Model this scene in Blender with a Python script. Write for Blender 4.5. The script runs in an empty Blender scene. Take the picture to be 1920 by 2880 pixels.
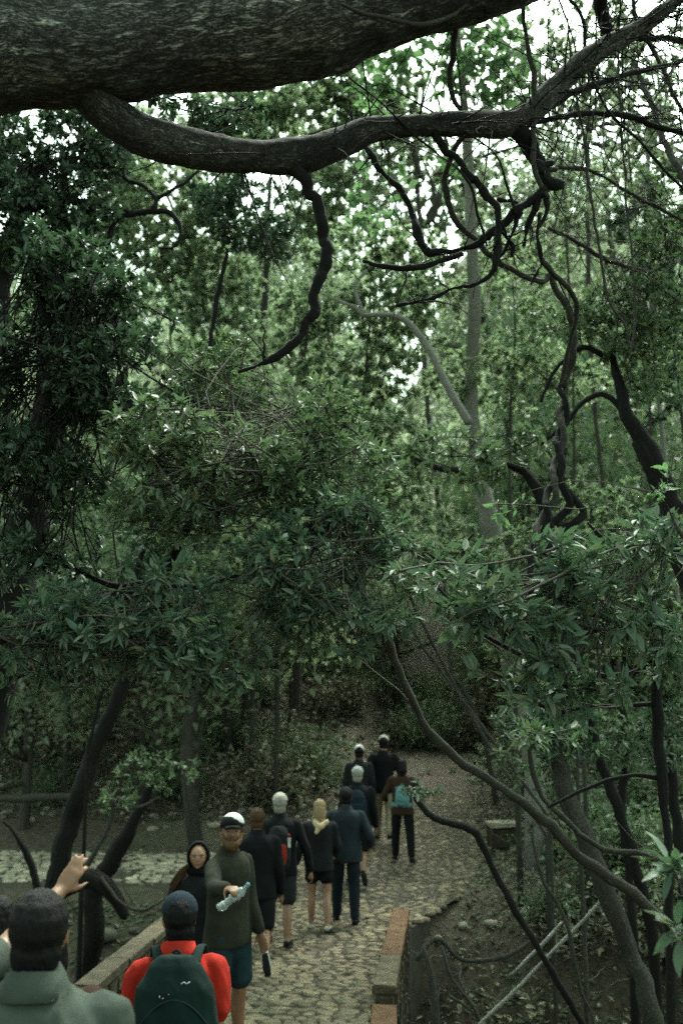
import bpy, math, random
import numpy as np
from mathutils import Vector, Matrix, noise as mnoise
PI = math.pi
rng = np.random.default_rng(7)
random.seed(7)
SC = bpy.context.scene

# ------------------------------------------------------------------ camera, sky, sun, exposure
HC = 3.2
PITCH = math.radians(9.57)
FPX = 2800.0
cam_data = bpy.data.cameras.new('camera')
cam_data.sensor_fit = 'VERTICAL'; cam_data.sensor_height = 36; cam_data.sensor_width = 24
cam_data.lens = 35
cam_data.clip_start = 0.1; cam_data.clip_end = 800
cam_data.dof.use_dof = True
cam_data.dof.focus_distance = 5.2
cam_data.dof.aperture_fstop = 2.0
cam = bpy.data.objects.new('camera', cam_data)
cam.location = (0, 0, HC); cam.rotation_euler = (PI/2 + PITCH, 0, 0)
SC.collection.objects.link(cam); SC.camera = cam

SUN_EL, SUN_AZ = math.radians(58), math.radians(20)      # azimuth clockwise from +Y
w = bpy.data.worlds.new('World'); SC.world = w; w.use_nodes = True
wn, wl = w.node_tree.nodes, w.node_tree.links
wn.clear()
sky = wn.new('ShaderNodeTexSky'); sky.sky_type = 'NISHITA'; sky.sun_disc = False
sky.sun_elevation = SUN_EL; sky.sun_rotation = SUN_AZ
sky.dust_density = 4.0; sky.air_density = 1.0; sky.ozone_density = 1.0
bw = wn.new('ShaderNodeRGBToBW')
mixw = wn.new('ShaderNodeMix'); mixw.data_type = 'RGBA'; mixw.inputs[0].default_value = 0.82
tint = wn.new('ShaderNodeMix'); tint.data_type = 'RGBA'; tint.blend_type = 'MULTIPLY'; tint.inputs[0].default_value = 1.0
tint.inputs[7].default_value = (0.85, 1.07, 0.90, 1)
bg = wn.new('ShaderNodeBackground'); bg.inputs[1].default_value = 0.15
wo = wn.new('ShaderNodeOutputWorld')
wl.new(sky.outputs[0], bw.inputs[0]); wl.new(sky.outputs[0], mixw.inputs[6]); wl.new(bw.outputs[0], mixw.inputs[7])
wl.new(mixw.outputs[2], tint.inputs[6]); wl.new(tint.outputs[2], bg.inputs[0]); wl.new(bg.outputs[0], wo.inputs[0])
sd = bpy.data.lights.new('sun', 'SUN'); sd.energy = 1.5; sd.angle = math.radians(22); sd.color = (1, 0.97, 0.9)
so = bpy.data.objects.new('sun', sd); SC.collection.objects.link(so)
so.rotation_euler = (-(PI/2 - SUN_EL), 0, -SUN_AZ)
# sun direction: from (sin az cos el, cos az cos el, sin el) towards the origin
sdir = Vector((math.sin(SUN_AZ)*math.cos(SUN_EL), math.cos(SUN_AZ)*math.cos(SUN_EL), math.sin(SUN_EL)))
so.rotation_euler = (-sdir).to_track_quat('-Z', 'Y').to_euler()
SC.view_settings.view_transform = 'Standard'; SC.view_settings.look = 'None'
SC.view_settings.exposure = 2.42; SC.view_settings.gamma = 1
SC.view_settings.use_curve_mapping = False
SC.cycles.max_bounces = 9; SC.cycles.diffuse_bounces = 7; SC.cycles.glossy_bounces = 2
SC.cycles.transmission_bounces = 7; SC.cycles.transparent_max_bounces = 6
SC.cycles.caustics_reflective = False; SC.cycles.caustics_refractive = False
SC.cycles.use_denoising = False
SC.cycles.use_adaptive_sampling = False

# ------------------------------------------------------------------ geometry of the view (used to measure the photograph)
cP, sP = math.cos(PITCH), math.sin(PITCH)
def W(px, py, Y):
    """world point at ground distance Y seen at photo pixel (px,py)"""
    v = (1440 - py) / FPX; u = (px - 960) / FPX
    dy = cP - sP*v; dz = sP + cP*v
    return np.array([u*Y/dy, Y, HC + Y*dz/dy])
def pxm(Y): return FPX / Y      # approx pixels per metre

# ------------------------------------------------------------------ numpy value noise
_P = rng.permutation(256); _P = np.concatenate([_P, _P, _P])
_R = rng.random(256)
def vnoise(x, y, z):
    xi, yi, zi = np.floor(x).astype(int), np.floor(y).astype(int), np.floor(z).astype(int)
    xf, yf, zf = x-xi, y-yi, z-zi
    xf, yf, zf = [t*t*(3-2*t) for t in (xf, yf, zf)]
    xi &= 255; yi &= 255; zi &= 255
    def h(a, b, c): return _R[_P[_P[_P[a & 255] + (b & 255)] + (c & 255)] & 255]
    r = 0
    for dx in (0, 1):
        for dy in (0, 1):
            for dz in (0, 1):
                r = r + h(xi+dx, yi+dy, zi+dz)*(xf if dx else 1-xf)*(yf if dy else 1-yf)*(zf if dz else 1-zf)
    return r*2-1
def fbm(x, y, z=0.0, o=4):
    x = np.asarray(x, float); y = np.asarray(y, float); z = np.zeros_like(x)+z
    r, a, s = 0, 1.0, 0
    for i in range(o):
        r = r + a*vnoise(x*2**i+i*17.3, y*2**i+i*5.1, z*2**i+i*9.7); s += a; a *= .5
    return r/s

# ------------------------------------------------------------------ materials
def mat(name): 
    m = bpy.data.materials.new(name); m.use_nodes = True
    n = m.node_tree.nodes; n.clear()
    out = n.new('ShaderNodeOutputMaterial'); p = n.new('ShaderNodeBsdfPrincipled')
    m.node_tree.links.new(p.outputs[0], out.inputs[0])
    return m, n, m.node_tree.links, p, out
def ramp(n, stops):
    r = n.new('ShaderNodeValToRGB'); e = r.color_ramp.elements
    while len(e) > 1: e.remove(e[-1])
    e[0].position = stops[0][0]; e[0].color = (*stops[0][1], 1)
    for p, c in stops[1:]:
        x = e.new(p); x.color = (*c, 1)
    return r
def noise_node(n, l, vec, scale, detail=4, rough=.6):
    t = n.new('ShaderNodeTexNoise'); t.inputs['Scale'].default_value = scale; t.inputs['Detail'].default_value = detail
    t.inputs['Roughness'].default_value = rough
    if vec is not None: l.new(vec, t.inputs['Vector'])
    return t
def math_node(n, l, op, a, b):
    t = n.new('ShaderNodeMath'); t.operation = op
    for i, v in enumerate((a, b)):
        if isinstance(v, (int, float)): t.inputs[i].default_value = v
        else: l.new(v, t.inputs[i])
    return t.outputs[0]
def mixc(n, l, f, a, b, mode='MIX'):
    t = n.new('ShaderNodeMix'); t.data_type = 'RGBA'; t.blend_type = mode
    for i, v in ((0, f), (6, a), (7, b)):
        if isinstance(v, (int, float)): t.inputs[i].default_value = v
        elif isinstance(v, tuple): t.inputs[i].default_value = (*v, 1)
        else: l.new(v, t.inputs[i])
    return t.outputs[2]
def bump(n, l, h, strength, dist=.01):
    b = n.new('ShaderNodeBump'); b.inputs['Strength'].default_value = strength; b.inputs['Distance'].default_value = dist
    l.new(h, b.inputs['Height']); return b.outputs[0]

def leaf_mat(name, cols, rough=.38, trans=.3, tcol=(.10, .22, .04), spec=.5):
    m, n, l, p, out = mat(name)
    geo = n.new('ShaderNodeNewGeometry'); oi = n.new('ShaderNodeObjectInfo')
    s = math_node(n, l, 'ADD', geo.outputs['Random Per Island'], oi.outputs['Random'])
    f = math_node(n, l, 'FRACT', s, 0)
    k = len(cols)
    r = ramp(n, [(i/(k-1), c) for i, c in enumerate(cols)])
    l.new(f, r.inputs[0])
    # paler underside
    under = mixc(n, l, geo.outputs['Backfacing'], r.outputs[0], mixc(n, l, .5, r.outputs[0], (.10, .14, .08)))
    l.new(under, p.inputs['Base Color']); p.inputs['Roughness'].default_value = rough
    p.inputs['Specular IOR Level'].default_value = spec
    t = n.new('ShaderNodeBsdfTranslucent'); l.new(mixc(n, l, .6, r.outputs[0], tcol), t.inputs[0])
    mx = n.new('ShaderNodeMixShader'); mx.inputs[0].default_value = trans
    l.new(p.outputs[0], mx.inputs[1]); l.new(t.outputs[0], mx.inputs[2]); l.new(mx.outputs[0], out.inputs[0])
    return m
M = {}
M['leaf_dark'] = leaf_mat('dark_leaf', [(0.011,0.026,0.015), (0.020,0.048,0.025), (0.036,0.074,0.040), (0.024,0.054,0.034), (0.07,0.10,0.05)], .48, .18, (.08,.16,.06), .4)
M['leaf_mid'] = leaf_mat('mid_leaf', [(.035,.072,.035), (.055,.10,.048), (.085,.13,.065), (.06,.10,.052), (.17,.17,.08)], .52, .28, (.13,.22,.08), .4)
M['leaf_shiny'] = leaf_mat('shiny_leaf', [(.028,.060,.040), (.045,.088,.055), (.065,.110,.070), (.05,.09,.065), (.15,.14,.08)], .55, .24, (.10,.20,.07), .35)
M['leaf_bright'] = leaf_mat('bright_leaf', [(.05,.11,.04), (.07,.14,.055), (.06,.12,.045), (.10,.16,.075)], .5, .45, (.16,.30,.11), .4)
M['leaf_canopy'] = leaf_mat('canopy_leaf', [(.09,.125,.065), (.12,.155,.085), (.16,.19,.12), (.11,.145,.08)], .55, .5, (.26,.38,.18))  # background leaves coloured paler than the mid leaves to look lit
M['leaf_far'] = leaf_mat('far_leaf', [(.13,.165,.095), (.17,.205,.125), (.21,.24,.165), (.14,.175,.10)], .6, .45, (.33,.42,.25))  # far leaves paler still, backlight and haze put into their colour
M['litter'] = leaf_mat('dry_leaf', [(.035,.026,.014), (.07,.05,.028), (.14,.11,.065), (.03,.024,.014), (.28,.24,.16), (.045,.055,.025), (.06,.045,.025)], .7, .05, (.1,.08,.05), .25)

def bark_mat(name, dark, mid, light, scale=1.0, contrast=1.0, moss=None, dist=.012):
    m, n, l, p, out = mat(name)
    at = n.new('ShaderNodeAttribute'); at.attribute_name = 'bark'
    n1 = noise_node(n, l, at.outputs['Vector'], 22*scale, 6, .65)
    warp = mixc(n, l, .12, at.outputs['Vector'], n1.outputs['Color'], 'LINEAR_LIGHT')
    v = n.new('ShaderNodeTexVoronoi'); v.feature = 'DISTANCE_TO_EDGE'; v.inputs['Scale'].default_value = 26*scale
    l.new(warp, v.inputs['Vector'])
    n2 = noise_node(n, l, at.outputs['Vector'], 3.5*scale, 4, .6)
    crack = ramp(n, [(0, (0, 0, 0)), (.12, (.35, .35, .35)), (.35, (1, 1, 1))]); l.new(v.outputs[0], crack.inputs[0])
    col = ramp(n, [(.32, mid), (.62, light)]); l.new(n1.outputs[0], col.inputs[0])
    patch = ramp(n, [(.42, (.28, .28, .28)), (.62, (1, 1, 1))]); l.new(n2.outputs[0], patch.inputs[0])
    c2 = mixc(n, l, contrast, col.outputs[0], patch.outputs[0], 'MULTIPLY')
    c3 = mixc(n, l, crack.outputs[0], dark, c2)
    if moss:
        n3 = noise_node(n, l, at.outputs['Vector'], 6*scale, 5, .7)
        mr = ramp(n, [(.52, (0, 0, 0)), (.66, (1, 1, 1))]); l.new(n3.outputs[0], mr.inputs[0])
        c3 = mixc(n, l, mr.outputs[0], c3, moss)
    l.new(c3, p.inputs['Base Color']); p.inputs['Roughness'].default_value = .9; p.inputs['Specular IOR Level'].default_value = .2
    h = math_node(n, l, 'ADD', crack.outputs[0], n1.outputs[0])
    l.new(bump(n, l, h, .9, dist), p.inputs['Normal'])
    return m
M['bark_big'] = bark_mat('rough_bark', (.008,.008,.007), (.18,.185,.15), (.56,.57,.48), .85, 1.0, None, .05)
M['bark_limb'] = bark_mat('limb_bark', (.006,.006,.005), (.11,.113,.09), (.32,.325,.27), 1.3, 1.0, None, .03)
M['bark_dark'] = bark_mat('dark_bark', (.006,.006,.005), (.022,.022,.018), (.05,.048,.04), 1.6, .7)
M['bark_grey'] = bark_mat('grey_bark', (.03,.028,.022), (.11,.105,.085), (.20,.19,.16), 1.6, .6, (.06,.075,.04))
M['bark_pale'] = bark_mat('pale_bark', (.18,.18,.145), (.34,.35,.29), (.48,.49,.42), 1.2, .3)
M['twig'] = bark_mat('twig_bark', (.09,.085,.065), (.26,.25,.20), (.42,.405,.34), 3.0, .3)
M['twig_dark'] = bark_mat('dark_twig_bark', (.012,.011,.009), (.035,.032,.026), (.07,.065,.055), 3.0, .5)

def stone_mat(name, a, b, c, scale=6, rough=.85, bs=.6):
    m, n, l, p, out = mat(name)
    tc = n.new('ShaderNodeTexCoord'); oi = n.new('ShaderNodeObjectInfo'); geo = n.new('ShaderNodeNewGeometry')
    n1 = noise_node(n, l, tc.outputs['Object'], scale, 8, .65); n2 = noise_node(n, l, tc.outputs['Object'], scale*7, 6, .7)
    r = ramp(n, [(.3, a), (.5, b), (.72, c)]); l.new(n1.outputs[0], r.inputs[0])
    rnd = math_node(n, l, 'FRACT', math_node(n, l, 'ADD', geo.outputs['Random Per Island'], oi.outputs['Random']), 0)
    rr = ramp(n, [(0, (.55, .55, .52)), (.5, (.9, .88, .84)), (1, (1.25, 1.2, 1.1))]); l.new(rnd, rr.inputs[0])
    c1 = mixc(n, l, 1.0, r.outputs[0], rr.outputs[0], 'MULTIPLY')
    r2 = ramp(n, [(.35, (.55, .55, .55)), (.6, (1, 1, 1))]); l.new(n2.outputs[0], r2.inputs[0])
    c2 = mixc(n, l, .8, c1, r2.outputs[0], 'MULTIPLY')
    l.new(c2, p.inputs['Base Color']); p.inputs['Roughness'].default_value = rough; p.inputs['Specular IOR Level'].default_value = .3
    l.new(bump(n, l, n2.outputs[0], bs, .008), p.inputs['Normal'])
    return m
M['skylit_cobble'] = stone_mat('skylit_cobble_stone', (.24,.22,.16), (.38,.35,.26), (.50,.47,.38), 6)  # cobble colour lightened to paint extra skylight onto the side path
M['cobble'] = stone_mat('cobble_stone', (.085,.072,.045), (.16,.135,.088), (.25,.215,.15), 6)
M['mortar'] = stone_mat('path_earth', (.03,.026,.018), (.055,.047,.032), (.08,.068,.045), 5)
M['sandstone'] = stone_mat('sandstone', (.04,.036,.023), (.085,.071,.045), (.13,.11,.072), 7)
M['orange_stone'] = stone_mat('orange_sandstone', (.045,.025,.012), (.09,.045,.02), (.10,.068,.036), 7)
M['wall_stone'] = stone_mat('wall_stone', (.04,.04,.03), (.07,.065,.05), (.11,.10,.08), 3)
M['rock'] = stone_mat('weathered_rock', (.14,.13,.10), (.25,.235,.19), (.40,.38,.32), 4)
M['rock_dark'] = stone_mat('mossy_rock', (.05,.055,.035), (.10,.10,.075), (.16,.155,.12), 4)

def ground_mat():
    m, n, l, p, out = mat('forest_floor')
    tc = n.new('ShaderNodeTexCoord')
    n1 = noise_node(n, l, tc.outputs['Object'], .5, 6, .6); n2 = noise_node(n, l, tc.outputs['Object'], 9, 8, .75)
    r = ramp(n, [(.3, (.020,.016,.009)), (.45, (.04,.032,.018)), (.6, (.07,.056,.034)), (.75, (.13,.11,.07))]); l.new(n2.outputs[0], r.inputs[0])
    g = ramp(n, [(.5, (0, 0, 0)), (.62, (1, 1, 1))]); l.new(n1.outputs[0], g.inputs[0])
    c = mixc(n, l, math_node(n, l, 'MULTIPLY', g.outputs[0], .45), r.outputs[0], (.05,.07,.03))
    l.new(c, p.inputs['Base Color']); p.inputs['Roughness'].default_value = .95
    l.new(bump(n, l, n2.outputs[0], 1, .05), p.inputs['Normal'])
    return m
M['ground'] = ground_mat()

def cloth_mat(name, col, var=.25, rough=.9, scale=30, spec=.15):
    m, n, l, p, out = mat(name)
    tc = n.new('ShaderNodeTexCoord')
    n1 = noise_node(n, l, tc.outputs['Object'], scale*.25, 4, .6); n2 = noise_node(n, l, tc.outputs['Object'], scale*8, 3, .6)
    d = tuple(x*(1-var) for x in col); b = tuple(min(1, x*(1+var)) for x in col)
    r = ramp(n, [(.3, d), (.7, b)]); l.new(n1.outputs[0], r.inputs[0]); l.new(r.outputs[0], p.inputs['Base Color'])
    p.inputs['Roughness'].default_value = rough; p.inputs['Specular IOR Level'].default_value = spec
    l.new(bump(n, l, n2.outputs[0], .4, .002), p.inputs['Normal'])
    return m
def skin_mat(name, col):
    m, n, l, p, out = mat(name)
    tc = n.new('ShaderNodeTexCoord'); n1 = noise_node(n, l, tc.outputs['Object'], 14, 4, .6)
    r = ramp(n, [(.3, tuple(x*.8 for x in col)), (.7, col)]); l.new(n1.outputs[0], r.inputs[0]); l.new(r.outputs[0], p.inputs['Base Color'])
    p.inputs['Roughness'].default_value = .55; p.inputs['Subsurface Weight'].default_value = 0
    return m
for k, c in dict(red=(.30,.016,.008), grey_green=(.036,.046,.036), near_black=(.004,.005,.006), charcoal=(.010,.012,.013), navy=(.008,.016,.024),
                 slate=(.015,.022,.026), teal_dark=(.004,.014,.012), teal=(.10,.22,.22), olive=(.018,.020,.013), beige=(.19,.165,.11), brown=(.03,.017,.011),
                 jeans=(.008,.012,.016), black=(.007,.007,.008), white=(.55,.56,.53), offwhite=(.36,.35,.29), hair_black=(.004,.004,.004), denim_teal=(.010,.026,.032),
                 hair_brown=(.09,.045,.02), hair_blond=(.26,.19,.10), hair_grey=(.26,.25,.21), beard=(.17,.09,.04), sole=(.02,.02,.02), red_dark=(.22,.02,.012),
                 grey_light=(.35,.37,.36), camo=(.14,.12,.08), scarf=(.50,.40,.24)).items():
    M[k] = cloth_mat(k+'_fabric', c)
M['skin'] = skin_mat('skin', (.27,.145,.085)); M['skin_tan'] = skin_mat('tanned_skin', (.18,.088,.042)); M['skin_dark'] = skin_mat('brown_skin', (.24,.12,.065))
def hair_mat(name, col):
    m, n, l, p, out = mat(name); tc = n.new('ShaderNodeTexCoord'); mp = n.new('ShaderNodeMapping'); mp.inputs['Scale'].default_value = (90, 90, 9); l.new(tc.outputs['Object'], mp.inputs[0])
    n1 = noise_node(n, l, mp.outputs[0], 2.2, 5, .7); r = ramp(n, [(.32, tuple(x*.35 for x in col)), (.55, col), (.75, tuple(min(1, x*1.9+.01) for x in col))]); l.new(n1.outputs[0], r.inputs[0]); l.new(r.outputs[0], p.inputs['Base Color'])
    p.inputs['Roughness'].default_value = .6; p.inputs['Specular IOR Level'].default_value = .15; l.new(bump(n, l, n1.outputs[0], .9, .006), p.inputs['Normal']); return m
for k, c in dict(hair_black=(.002,.002,.002), hair_brown=(.06,.032,.015), hair_blond=(.26,.19,.10), hair_grey=(.26,.25,.21), beard=(.12,.065,.03)).items(): M[k] = hair_mat(k+'_strands', c)
M['lips'] = skin_mat('lip', (.35,.10,.08)); M['eye'] = cloth_mat('eye_dark', (.015,.01,.008)); M['teeth'] = cloth_mat('tooth', (.7,.68,.6), .05)
def bottle_mat():
    m, n, l, p, out = mat('clear_plastic')
    p.inputs['Base Color'].default_value = (.55,.64,.62,1); p.inputs['Roughness'].default_value = .18
    p.inputs['Transmission Weight'].default_value = .65; p.inputs['IOR'].default_value = 1.35
    return m
M['bottle'] = bottle_mat()

# ------------------------------------------------------------------ mesh helpers
COL = SC.collection
def mesh_from(name, V, F, mat_=None, smooth=True, bark=None):
    """V (n,3), F list of arrays (k,3)/(k,4)"""
    V = np.asarray(V, np.float32)
    me = bpy.data.meshes.new(name)
    F = [np.asarray(f, np.int32) for f in F if len(f)]
    loops = np.concatenate([f.ravel() for f in F]); tot = np.concatenate([np.full(len(f), f.shape[1], np.int32) for f in F])
    start = np.concatenate([[0], np.cumsum(tot)[:-1]]).astype(np.int32)
    me.vertices.add(len(V)); me.vertices.foreach_set('co', V.ravel())
    me.loops.add(len(loops)); me.loops.foreach_set('vertex_index', loops)
    me.polygons.add(len(tot)); me.polygons.foreach_set('loop_start', start); me.polygons.foreach_set('loop_total', tot)
    me.polygons.foreach_set('use_smooth', np.full(len(tot), smooth))
    if bark is not None:
        a = me.attributes.new('bark', 'FLOAT_VECTOR', 'POINT'); a.data.foreach_set('vector', np.asarray(bark, np.float32).ravel())
    me.update(calc_edges=True)
    if mat_: me.materials.append(mat_)
    return me
def tag(o, label=None, cat=None, group=None, kind=None):
    if label: o['label'] = label
    if cat: o['category'] = cat
    if group: o['group'] = group
    if kind: o['kind'] = kind
    return o
def empty(name, loc, label, cat, group=None):
    o = bpy.data.objects.new(name, None); o.location = loc; o.empty_display_size = .1; COL.objects.link(o)
    return tag(o, label, cat, group)
def link(name, me, parent=None, loc=None):
    o = bpy.data.objects.new(name, me); COL.objects.link(o)
    if parent is not None: o.parent = parent
    if loc is not None: o.location = loc
    return o
def origin_of(root):
    v = Vector((0, 0, 0))
    while root is not None: v += root.location; root = root.parent
    return np.array(v)
def part(name, V, F, m, root, smooth=True, bark=None):
    """mesh built in world coordinates, stored relative to its root"""
    return link(name, mesh_from(name, np.asarray(V) - origin_of(root)[None], F, m, smooth, bark), root)
class MB:
    def __init__(s): s.V = []; s.Q = []; s.T = []; s.B = []; s.n = 0
    def add(s, V, Q=None, T=None, B=None):
        V = np.asarray(V, float); s.V.append(V); s.B.append(np.asarray(B, float) if B is not None else V)
        if Q is not None and len(Q): s.Q.append(np.asarray(Q)+s.n)
        if T is not None and len(T): s.T.append(np.asarray(T)+s.n)
        s.n += len(V)
    def data(s):
        F = []
        if s.Q: F.append(np.concatenate(s.Q))
        if s.T: F.append(np.concatenate(s.T))
        return np.concatenate(s.V), F, np.concatenate(s.B)
    def build(s, name, m, root, smooth=True):
        V, F, B = s.data()
        return part(name, V, F, m, root, smooth, B) if root is not None else link(name, mesh_from(name, V, F, m, smooth, B))

def spline(P, R, step):
    """Catmull-Rom resample of control points with radii"""
    P = np.asarray(P, float); R = np.asarray(R, float)
    if len(P) == 2: P = np.array([P[0], P.mean(0), P[1]]); R = np.array([R[0], R.mean(), R[1]])
    A = np.concatenate([[2*P[0]-P[1]], P, [2*P[-1]-P[-2]]]); Rr = np.concatenate([[R[0]], R, [R[-1]]])
    out, rad = [], []
    for i in range(len(P)-1):
        p0, p1, p2, p3 = A[i:i+4]; k = max(1, int(np.linalg.norm(p2-p1)/step+.5))
        for j in range(k):
            t = j/k
            out.append(.5*((2*p1)+(-p0+p2)*t+(2*p0-5*p1+4*p2-p3)*t*t+(-p0+3*p1-3*p2+p3)*t**3)); rad.append(Rr[i+1]*(1-t)+Rr[i+2]*t)
    out.append(P[-1]); rad.append(R[-1])
    return np.array(out), np.array(rad)
def tube(mb, P, R, n=8, wob=0.0, lump=None, cap=True, kink=.55):
    """tube with parallel-transport frames; wob = low-frequency radius noise share; lump=(amp,freq) surface noise in metres"""
    P = np.array(P, float); R = np.asarray(R); K = len(P)
    if lump and K > 6 and n < 40:
        w_ = np.minimum(1, np.arange(K)/4.)[:, None]; f = .9/max(.06, float(np.mean(R))*3); P = P+w_*R[:, None]*kink*np.stack([fbm(P[:, 0]*f, P[:, 1]*f, P[:, 2]*f+a_, 3) for a_ in (0, 7.7, 13.1)], 1)*1.6
    T = np.gradient(P, axis=0); T /= np.linalg.norm(T, axis=1)[:, None]+1e-9
    u = np.cross(T[0], [0, 0, 1]); u = u if np.linalg.norm(u) > .1 else np.cross(T[0], [0, 1, 0]); u /= np.linalg.norm(u)
    U = [u]
    for i in range(1, K):
        u = U[-1]-T[i]*np.dot(U[-1], T[i]); u /= np.linalg.norm(u)+1e-9; U.append(u)
    U = np.array(U); Wd = np.cross(T, U)
    a = np.arange(n)*2*PI/n
    ca, sa = np.cos(a), np.sin(a)
    D = U[:, None]*ca[None, :, None]+Wd[:, None]*sa[None, :, None]
    L = np.concatenate([[0], np.cumsum(np.linalg.norm(np.diff(P, axis=0), axis=1))])
    rr = R[:, None]*np.ones(n)[None]
    B = np.stack([R[:, None]*ca[None], R[:, None]*sa[None], np.repeat(L[:, None], n, 1)*.28], -1)
    off = rng.random(3)*20
    B = B+off
    if wob:
        rr = rr*(1+wob*fbm(B[..., 0]*3/ max(R.max(), .02)*.6, B[..., 1]*3/max(R.max(), .02)*.6, B[..., 2]*2.2/ max(R.max(), .02)*.6, 3))
    if lump:
        x = P[:, None]+D*R[:, None, None]
        for amp, fr in lump:
            rr = rr+amp*fbm(x[..., 0]*fr, x[..., 1]*fr*1.0, x[..., 2]*fr, 3)
    V = P[:, None]+D*rr[..., None]
    idx = np.arange(K*n).reshape(K, n)
    q = np.stack([idx[:-1], np.roll(idx[:-1], -1, 1), np.roll(idx[1:], -1, 1), idx[1:]], -1).reshape(-1, 4)
    V = V.reshape(-1, 3); B = B.reshape(-1, 3); t = []
    if cap:
        k = len(V)
        V = np.concatenate([V, [P[0]-T[0]*R[0]*.3, P[-1]+T[-1]*R[-1]*.6]]); B = np.concatenate([B, B[[0, -1]]])
        for j in range(n):
            t.append((k, (j+1) % n, j)); t.append((k+1, idx[-1][j], idx[-1][(j+1) % n]))
    mb.add(V, q, t, B)
def tubes_batch(mb, P, R, n=3):
    """P (N,K,3), R (N,K): many thin twigs at once"""
    N, K, _ = P.shape
    if N == 0: return
    T = np.gradient(P, axis=1); T /= np.linalg.norm(T, axis=2, keepdims=True)+1e-9
    ref = np.where(np.abs(T[:, :1, 2:3]) > .9, np.array([1., 0, 0]), np.array([0, 0, 1.]))
    U = np.cross(T, np.broadcast_to(ref, T.shape)); U /= np.linalg.norm(U, axis=2, keepdims=True)+1e-9
    Wd = np.cross(T, U); a = np.arange(n)*2*PI/n
    V = P[:, :, None]+(U[:, :, None]*np.cos(a)[None, None, :, None]+Wd[:, :, None]*np.sin(a)[None, None, :, None])*R[:, :, None, None]
    idx = np.arange(N*K*n).reshape(N, K, n)
    q = np.stack([idx[:, :-1], np.roll(idx[:, :-1], -1, 2), np.roll(idx[:, 1:], -1, 2), idx[:, 1:]], -1).reshape(-1, 4)
    mb.add(V.reshape(-1, 3), q)

def norm(v): return v/(np.linalg.norm(v, axis=-1, keepdims=True)+1e-9)
def leaf_arrays(pos, d, nrm, ln, wd):
    """folded lanceolate leaves: 6 verts, 2 quads each"""
    N = len(pos); d = norm(d); s = norm(np.cross(d, nrm)); n = np.cross(s, d)
    tpl = [(0, 0, 0), (.30, .5, .10), (.68, .36, .07), (1, 0, -.10), (.68, -.36, .07), (.30, -.5, .10)]
    V = np.stack([pos+d*(ln*a)[:, None]+s*(wd*b)[:, None]+n*(wd*c*1.6)[:, None] for a, b, c in tpl], 1)
    i = np.arange(N)[:, None]*6
    Q = np.concatenate([i+np.array([[0, 3, 2, 1]]), i+np.array([[0, 5, 4, 3]])])
    return V.reshape(-1, 3), Q
# shared single-leaf meshes (unit length), more detailed
def single_leaf(name, m, wid, curl, seed):
    r = np.random.default_rng(seed); k = 6; V = []; 
    for i in range(k+1):
        t = i/k; w_ = wid*math.sin(PI*min(1, t*.96+.02)**.85)**.8*.5
        z = -curl*t*t+.03*math.sin(t*6+seed); tw = .25*math.sin(seed*2+t*3)
        y0 = .03*math.sin(seed+t*4)
        V += [(t, y0+w_, z+w_*.35+tw*w_), (t, y0, z), (t, y0-w_, z+w_*.35-tw*w_)]
    Q = []
    for i in range(k):
        a = i*3; Q += [(a, a+1, a+4, a+3), (a+1, a+2, a+5, a+4)]
    Q = [q[::-1] for q in Q]
    return mesh_from(name, np.array(V), [np.array(Q)], m)
LEAF = {}
def leaf_set(key, wid):
    kk = (key, wid)
    if kk not in LEAF: LEAF[kk] = [single_leaf('leaf', M[key], wid*(1+.12*(i % 3-1)), .05+.09*(i % 4), i+1) for i in range(6)]
    return LEAF[kk]

def project(pt):
    d = pt-np.array([0, 0, HC]); zc = d[..., 1]*cP+d[..., 2]*sP; yc = -d[..., 1]*sP+d[..., 2]*cP
    return 960+FPX*d[..., 0]/zc, 1440-FPX*yc/zc, zc

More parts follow.
